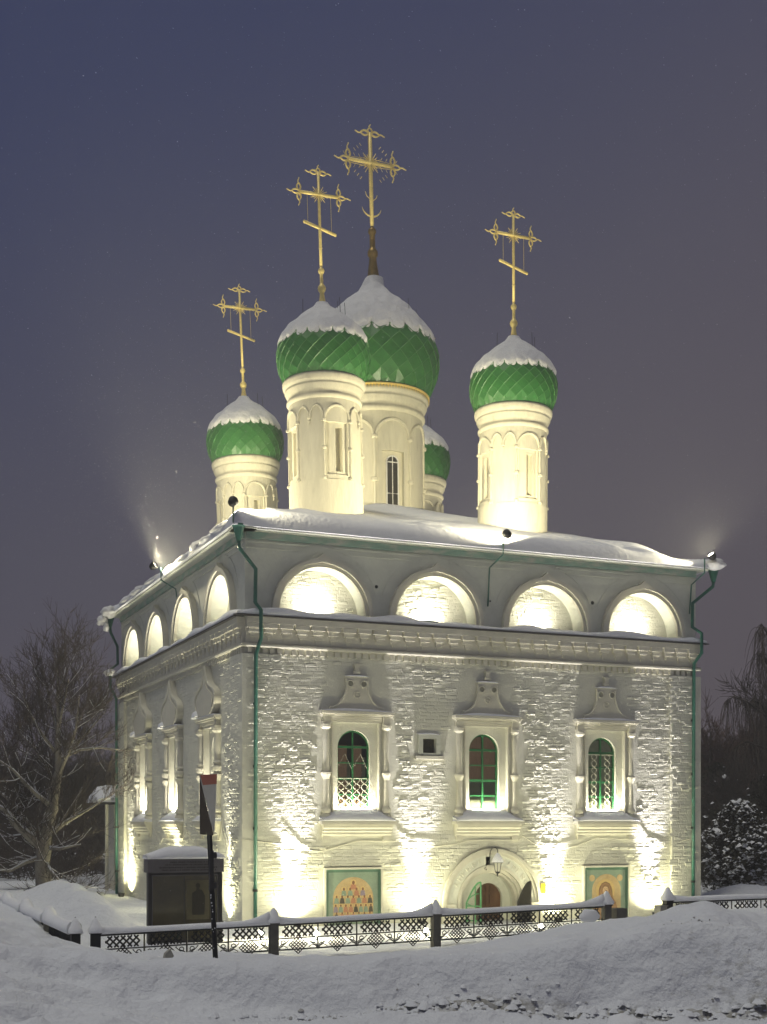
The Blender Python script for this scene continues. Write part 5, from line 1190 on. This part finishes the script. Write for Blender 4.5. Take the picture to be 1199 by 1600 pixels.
def tree(name, x, y, z0, limbs, trunk, label, cat, bark, seed, depth=3, group=None, snow=True, droop=0, up=.12, minr=.008, twm=TWIG):
    rnd = random.Random(seed); root = empty(name, (x, y, z0), label=label, cat=cat, group=group)
    tm = MB(); cm = MB(); sn = MB() if snow else None
    tm.tube([Vector(p) for p, r_ in trunk], [r_ for p, r_ in trunk], 12); tm.build('trunk', bark, root, smooth=True)
    for pts, r0, dens in limbs:
        P = [Vector(p) for p in pts]; n = len(P)
        rs = [r0*(1-.75*i/(n-1)) for i in range(n)]; cm2 = MB(); cm2.tube(P, rs, 8); cm2.build('limb', bark, root, smooth=True)
        if sn is not None: sn.tube([p+Vector((0, 0, r*.75)) for p, r in zip(P, rs)], [r*.75 for r in rs], 6)
        for i in range(n-1):
            for _ in range(dens):
                u = rnd.random(); p = P[i].lerp(P[i+1], u); dv = (P[i+1]-P[i]).normalized(); a = Vector((rnd.uniform(-1, 1), rnd.uniform(-1, 1), rnd.uniform(-.5, .9))).normalized()
                twigs(cm, p, (dv*.6+a).normalized(), rnd.uniform(.8, 1.7)*(1-.3*i/n), rs[i]*.35, depth, rnd, up, .7, droop, sn, minr)
    cm.build('crown', twm, root)
    if sn is not None and sn.v: sn.build('branch_snow', SNOW, root, smooth=True)
    return root
# the big tree at the left: coordinates are along the camera's right (u) and up, depth 43 m
def big_tree():
    B = to_world((70-599.5)/2062*43, 43); s_ = 43/2062
    def P(px, py, dz=0): v = rt*((px-70)*s_)+fw*dz; return (v.x, v.y, (1398-py)*s_*.89)
    trunk = [(P(70, 1410), .34), (P(69, 1370), .27), (P(66, 1330), .24), (P(70, 1300), .25), (P(74, 1270), .20), (P(82, 1235), .20), (P(86, 1200), .17), (P(92, 1170), .13), (P(90, 1130), .10), (P(92, 1080), .07), (P(90, 1030), .04), (P(91, 990), .015)]
    Lb = [([P(68, 1305), P(50, 1285, -.3), P(30, 1262, -.6), P(18, 1240, -.6), P(-8, 1222, -.8)], .17, 3), ([P(66, 1300), P(40, 1265, .4), P(15, 1228, .6), P(-10, 1205, .6)], .12, 3),
          ([P(66, 1320), P(45, 1330, -.4), P(25, 1345, -.8), P(0, 1338, -1)], .08, 2), ([P(76, 1285), P(95, 1262, .4), P(120, 1245, .6), P(150, 1225, .6)], .09, 3), ([P(74, 1305), P(100, 1306, -.5), P(135, 1298, -.8)], .07, 3),
          ([P(72, 1330), P(85, 1345, -.4), P(100, 1360, -.6), P(118, 1372, -.6)], .07, 2), ([P(86, 1200), P(70, 1165, .4), P(45, 1125, .6), P(20, 1100, .8)], .09, 4), ([P(84, 1235), P(60, 1210, -.4), P(30, 1170, -.7), P(8, 1150, -1)], .09, 4),
          ([P(90, 1180), P(110, 1140, -.3), P(125, 1095, -.5), P(130, 1040, -.5)], .08, 4), ([P(92, 1150), P(120, 1132, .4), P(150, 1127, .6), P(180, 1130, .8)], .06, 3), ([P(91, 1110), P(78, 1060, .3), P(66, 1010, .4)], .06, 4),
          ([P(92, 1090), P(105, 1045, -.3), P(112, 1005, -.3)], .05, 4), ([P(91, 1070), P(90, 1020), P(91, 985)], .04, 4), ([P(88, 1140), P(60, 1090, -.3), P(42, 1040, -.5)], .06, 4), ([P(93, 1160), P(130, 1100, .6), P(158, 1060, .8)], .06, 4)]
    tree('bare_tree', B[0], B[1], 0.0, Lb, trunk, 'big bare tree with snow on its limbs at the left edge, nearer than the others', 'tree', BARKL, 3, depth=2)
big_tree()
def bg_tree(name, px, d, h, label, seed, mat_=BARK, wd=.34, twm=TWIG, droop=0, group='trees beyond the church yard', snow=False, dens=5, zb=.3):
    x, y = to_world((px-599.5)/2062*d, d); rnd = random.Random(seed); z = zb
    tr = [((0, 0, -.5), .2), ((0, 0, h*.3), .16), ((rnd.uniform(-.2, .2), rnd.uniform(-.2, .2), h*.6), .10), ((rnd.uniform(-.3, .3), 0, h*.97), .02)]
    lb = []
    for i in range(9):
        z0 = h*(.1+.75*i/9); a = rnd.uniform(0, 2*PI); l_ = h*wd*(1-.6*i/9)*rnd.uniform(.8, 1.1); e = Vector((math.cos(a), math.sin(a), 0))
        lb.append(([(0, 0, z0), tuple(e*l_*.5+Vector((0, 0, z0+l_*.35))), tuple(e*l_+Vector((0, 0, z0+l_*(.6-droop*4))))], .06, dens))
    return tree(name, x, y, z, lb, tr, label, 'tree', mat_, seed, depth=2, group=group, snow=snow, droop=droop, minr=.014, twm=twm)
bg_tree('bare_tree', 20, 60, 4.8, 'dense bare tree behind the big one, at the far left edge', 11)
bg_tree('bare_tree', -40, 55, 5.0, 'bare tree cut by the left frame edge', 12)
bg_tree('bare_tree', 128, 62, 4.9, 'dark bare tree between the big tree and the church', 13)
bg_tree('bare_tree', 172, 66, 4.6, 'low bare tree close behind the church porch', 14)
bg_tree('bare_tree', 75, 70, 4.8, 'bare tree directly behind the big trunk', 15)
bg_tree('bare_tree', 1112, 60, 6.6, 'dark twiggy tree beside the right corner of the church', 31, twm=REDTW)
bg_tree('bare_tree', 1150, 64, 6.4, 'reddish dense bare tree behind the snowy bush', 32, twm=REDTW)
bg_tree('bare_tree', 1190, 62, 7.0, 'reddish bare tree at the right edge', 33, twm=REDTW)
bg_tree('bare_tree', 1225, 55, 8.0, 'bare tree just beyond the right edge', 34)
bg_tree('bare_tree', 1095, 72, 5.5, 'low far bare tree near the outbuilding roof', 35)
# drooping birch whose boughs hang in from the right
def birch():
    d = 50; B = to_world((1215-599.5)/2062*d, d); s_ = d/2062; rnd = random.Random(5)
    root = empty('birch_tree', (B[0], B[1], 0), label='weeping birch whose hanging branches reach in from the right edge', cat='tree')
    def P(px, py, dz=0): v = rt*((px-1215)*s_)+fw*dz; return Vector((v.x, v.y, 2.5-(py-1288)*s_))
    MB().tube([P(1215, 1400), P(1213, 1200), P(1210, 1050), P(1205, 940)], [.3, .22, .15, .05], 10).build('trunk', BARKL, root, smooth=True)
    boughs = [[P(1213, 1175), P(1195, 1120, -.2), P(1165, 1098, -.3), P(1142, 1090, -.4), P(1128, 1100, -.4)], [P(1211, 1150), P(1195, 1100, .3), P(1180, 1092, .4), P(1168, 1105, .4)], [P(1211, 1100), P(1203, 1040, .2), P(1194, 1015, .3), P(1186, 1030, .3)], [P(1208, 1040), P(1200, 990), P(1190, 975), P(1182, 990)], [P(1213, 1190), P(1190, 1170, -.4), P(1160, 1160, -.6), P(1140, 1172, -.6)]]
    bm = MB(); tw = MB()
    for b in boughs:
        bm.tube(b, [.06, .05, .035, .02, .012][:len(b)], 6)
        for i in range(len(b)-1):
            for _ in range(26):
                p = b[i].lerp(b[i+1], rnd.random()); l_ = rnd.uniform(.5, 2.0); pts = [p]; dx = Vector((rnd.uniform(-.25, .25), rnd.uniform(-.25, .25), rnd.uniform(-.1, .25)))
                for k_ in range(6): dx = dx*.75+Vector((rnd.uniform(-.03, .03), rnd.uniform(-.03, .03), -.13)); pts.append(pts[-1]+dx*l_*.6)
                tw.tube(pts, [.012, .011, .010, .009, .008, .006, .004], 3, False)
    bm.build('bough', BARK, root, smooth=True); tw.build('hanging_twigs', TWIG, root)
birch()
# bushes with snow on their leaves
def bush(px, d, w, h, n, label, seed, zb, snowf=.12):
    x, y = to_world((px-599.5)/2062*d, d); rnd = random.Random(seed); root = empty('snowy_bush', (x, y, zb), label=label, cat='bush')
    lm, sm, st = MB(), MB(), MB()
    for i in range(26):
        a = rnd.uniform(0, 2*PI); e = Vector((math.cos(a)*w*.5*rnd.random(), math.sin(a)*w*.5*rnd.random(), h*rnd.uniform(.5, 1))); st.tube([(0, 0, -.3), tuple(e*.5+Vector((0, 0, .2))), tuple(e)], [.03, .018, .006], 4)
    for i in range(n):
        u = rnd.random()**.6; a = rnd.uniform(0, 2*PI); zz = rnd.uniform(.02, 1); rr = w*.5*math.sqrt(max(0, 1-(zz*1.0)**1.8))*u*(1+.8*noise.noise(Vector((math.cos(a)*2.6+seed, math.sin(a)*2.6, zz*4))))
        p = Vector((math.cos(a)*rr, math.sin(a)*rr, zz*h)); q = .05*rnd.uniform(.6, 1.6)
        v = [p+Vector((rnd.uniform(-1, 1), rnd.uniform(-1, 1), rnd.uniform(-1, 1)))*q*1.2 for _ in range(3)]; lm.add(v, [(0, 1, 2)])
        if rnd.random() < snowf*(1.5 if u > .75 else .6):
            s_ = q*rnd.uniform(.5, 1.7)*(2 if rnd.random() < .08 else 1); o = Vector((0, 0, .02))
            c_ = [p+o+Vector((math.cos(t)*s_*rnd.uniform(.7, 1.2), math.sin(t)*s_*rnd.uniform(.7, 1.2), rnd.uniform(-.7, .2)*s_)) for t in (0, 1.2, 2.5, 3.8, 5.1)]+[p+o+Vector((0, 0, s_*.5))]; sm.add(c_, [(0, 1, 5), (1, 2, 5), (2, 3, 5), (3, 4, 5), (4, 0, 5), (4, 3, 2, 1, 0)])
    st.build('stems', BARK, root); lm.build('foliage', LEAF, root); sm.build('snow_clumps', SNOW, root, kind='stuff')
bush(1158, 44, 2.7, 3.1, 15000, 'big dark bush dotted with snow clumps at the right edge', 4, .2, .10)
bush(1118, 50, 2.2, 2.8, 5000, 'smaller darker bush between the outbuilding and the big bush', 5, .2, .006)
bush(1200, 50, 3.0, 4.2, 7000, 'tall dark bush behind the snow-dotted one', 6, .2, .004)
bush(1120, 58, 3.4, 5.0, 7000, 'tall dark thicket rising beside the right downpipe', 8, .2, .002)
# wooded rise far behind
def rise(name, X0_, X1_, d, h, seed):
    m = MB(); rnd = random.Random(seed); n = 240
    vs = []
    for i in range(n+1):
        X = X0_+(X1_-X0_)*i/n; hh = h*(.75+.5*noise.noise(Vector((X*.03, seed, 0)))+.22*noise.noise(Vector((X*.25, seed, 1)))+.08*rnd.random())
        for dd, q in ((0, -.2), (3, .55), (8, 1), (30, .9), (50, -.2)): x, y = to_world(X, d+dd); vs.append((x, y, hh*q))
    m.add(vs, [(i*5+j, i*5+j+1, (i+1)*5+j+1, (i+1)*5+j) for i in range(n) for j in range(4)]); m.build(name, FARW, kind='structure')
rise('wooded_rise', -90, 140, 105, 7.5, 3)
rnd = random.Random(77); fw_ = MB()
for i in range(9000):
    X = rnd.uniform(-45, 50); d = rnd.uniform(78, 100)
    if -22 < X < 20 and rnd.random() < .8: continue
    x, y = to_world(X, d); h = rnd.uniform(.5, 1)*6.2*(.85+.45*noise.noise(Vector((X*.13, d*.1, 2)))); z = rnd.uniform(0, h); l_ = rnd.uniform(.5, 1.5); a = Vector((rnd.uniform(-1, 1), rnd.uniform(-1, 1), rnd.uniform(.1, 1.3))).normalized()*l_
    fw_.tube([(x, y, z), (x+a.x*.5+rnd.uniform(-.1, .1), y+a.y*.5, z+a.z*.5), (x+a.x, y+a.y, z+a.z)], [.04, .025, .008], 3, False)
for i in range(7000):
    d = rnd.uniform(49, 60); L_ = rnd.random() < .62; px = rnd.uniform(-160, 188) if L_ else rnd.uniform(1092, 1300); X = (px-599.5)/2062*d
    x, y = to_world(X, d); z = rnd.uniform(.2, 1)**1.3*(3.4 if L_ else 3.0)*(.8+.6*noise.noise(Vector((X*.4, 1, 2)))); l_ = rnd.uniform(.4, 1.1); a = Vector((rnd.uniform(-1, 1), rnd.uniform(-1, 1), rnd.uniform(-.1, 1.3))).normalized()*l_
    fw_.tube([(x, y, z), (x+a.x*.5+rnd.uniform(-.1, .1), y+a.y*.5, z+a.z*.5), (x+a.x, y+a.y, z+a.z)], [.022, .014, .005], 3, False)
tag(fw_.build('far_thicket', TWIG), 'bare thicket far behind the church on both sides', 'thicket', kind='stuff')

# ------------------------------------------------------------ falling snow
rnd = random.Random(99); fl = MB()
def flake(p, s_):
    w = Vector((.9, .25, -.35)); a = [p+Vector((rnd.uniform(-1, 1), rnd.uniform(-1, 1), rnd.uniform(-1, 1)))*s_ for _ in range(3)]+[p+w*s_*rnd.uniform(1, 3)]
    fl.add(a, [(0, 1, 2), (0, 1, 3), (1, 2, 3), (2, 0, 3)])
for c_, sp, n_ in (((-.9, 6.6, 10.3), 1.4, 1600), ((-.9, 5, 11), 2.8, 4200), ((13.3, -.5, 10.4), 1.1, 1300), ((6.8, -.8, 10.4), .6, 250), ((-1, 0, 11.5), 1.8, 900)):
    for i in range(n_):
        p = Vector(c_)+Vector((rnd.gauss(0, sp), rnd.gauss(0, sp), abs(rnd.gauss(0, sp*.9))-.3))
        if -.45 < p.x < W+.45 and -.45 < p.y < L+.45 and p.z < 12.4: continue
        flake(p, rnd.uniform(.002, .0065))
for i in range(15000):
    p = Vector((rnd.uniform(-16, 22), rnd.uniform(-12, 24), rnd.uniform(1, 26)))
    if -.3 < p.x < W+.3 and -.3 < p.y < L+.3 and p.z < 13: continue
    flake(p, rnd.uniform(.003, .008))
for px, py, d, s_ in ((889, 496, 12, .010), (150, 113, 12, .008), (130, 118, 11, .006)):
    x, y = to_world((px-599.5)/2062*d, d); flake(Vector((x, y, 2.5-(py-1288)/2062*d)), s_)
tag(fl.build('falling_snow', SNOW), 'fine falling snowflakes in the night air round the church', 'snowflakes', kind='stuff')

# ------------------------------------------------------------ haze of the snowfall
hz = MB().box(-60, 70, -45, 110, -1.5, 30)
me = hz.mesh('haze')
hm = bpy.data.materials.new('snowy_air'); hm.use_nodes = True; n_ = hm.node_tree; n_.nodes.clear()
o_ = n_.nodes.new('ShaderNodeOutputMaterial'); v_ = n_.nodes.new('ShaderNodeVolumePrincipled'); v_.inputs['Density'].default_value = .0032; v_.inputs['Color'].default_value = (.9, .92, .95, 1); v_.inputs['Anisotropy'].default_value = .3
n_.links.new(v_.outputs[0], o_.inputs['Volume']); me.materials.append(hm); link('haze', me, kind='stuff')
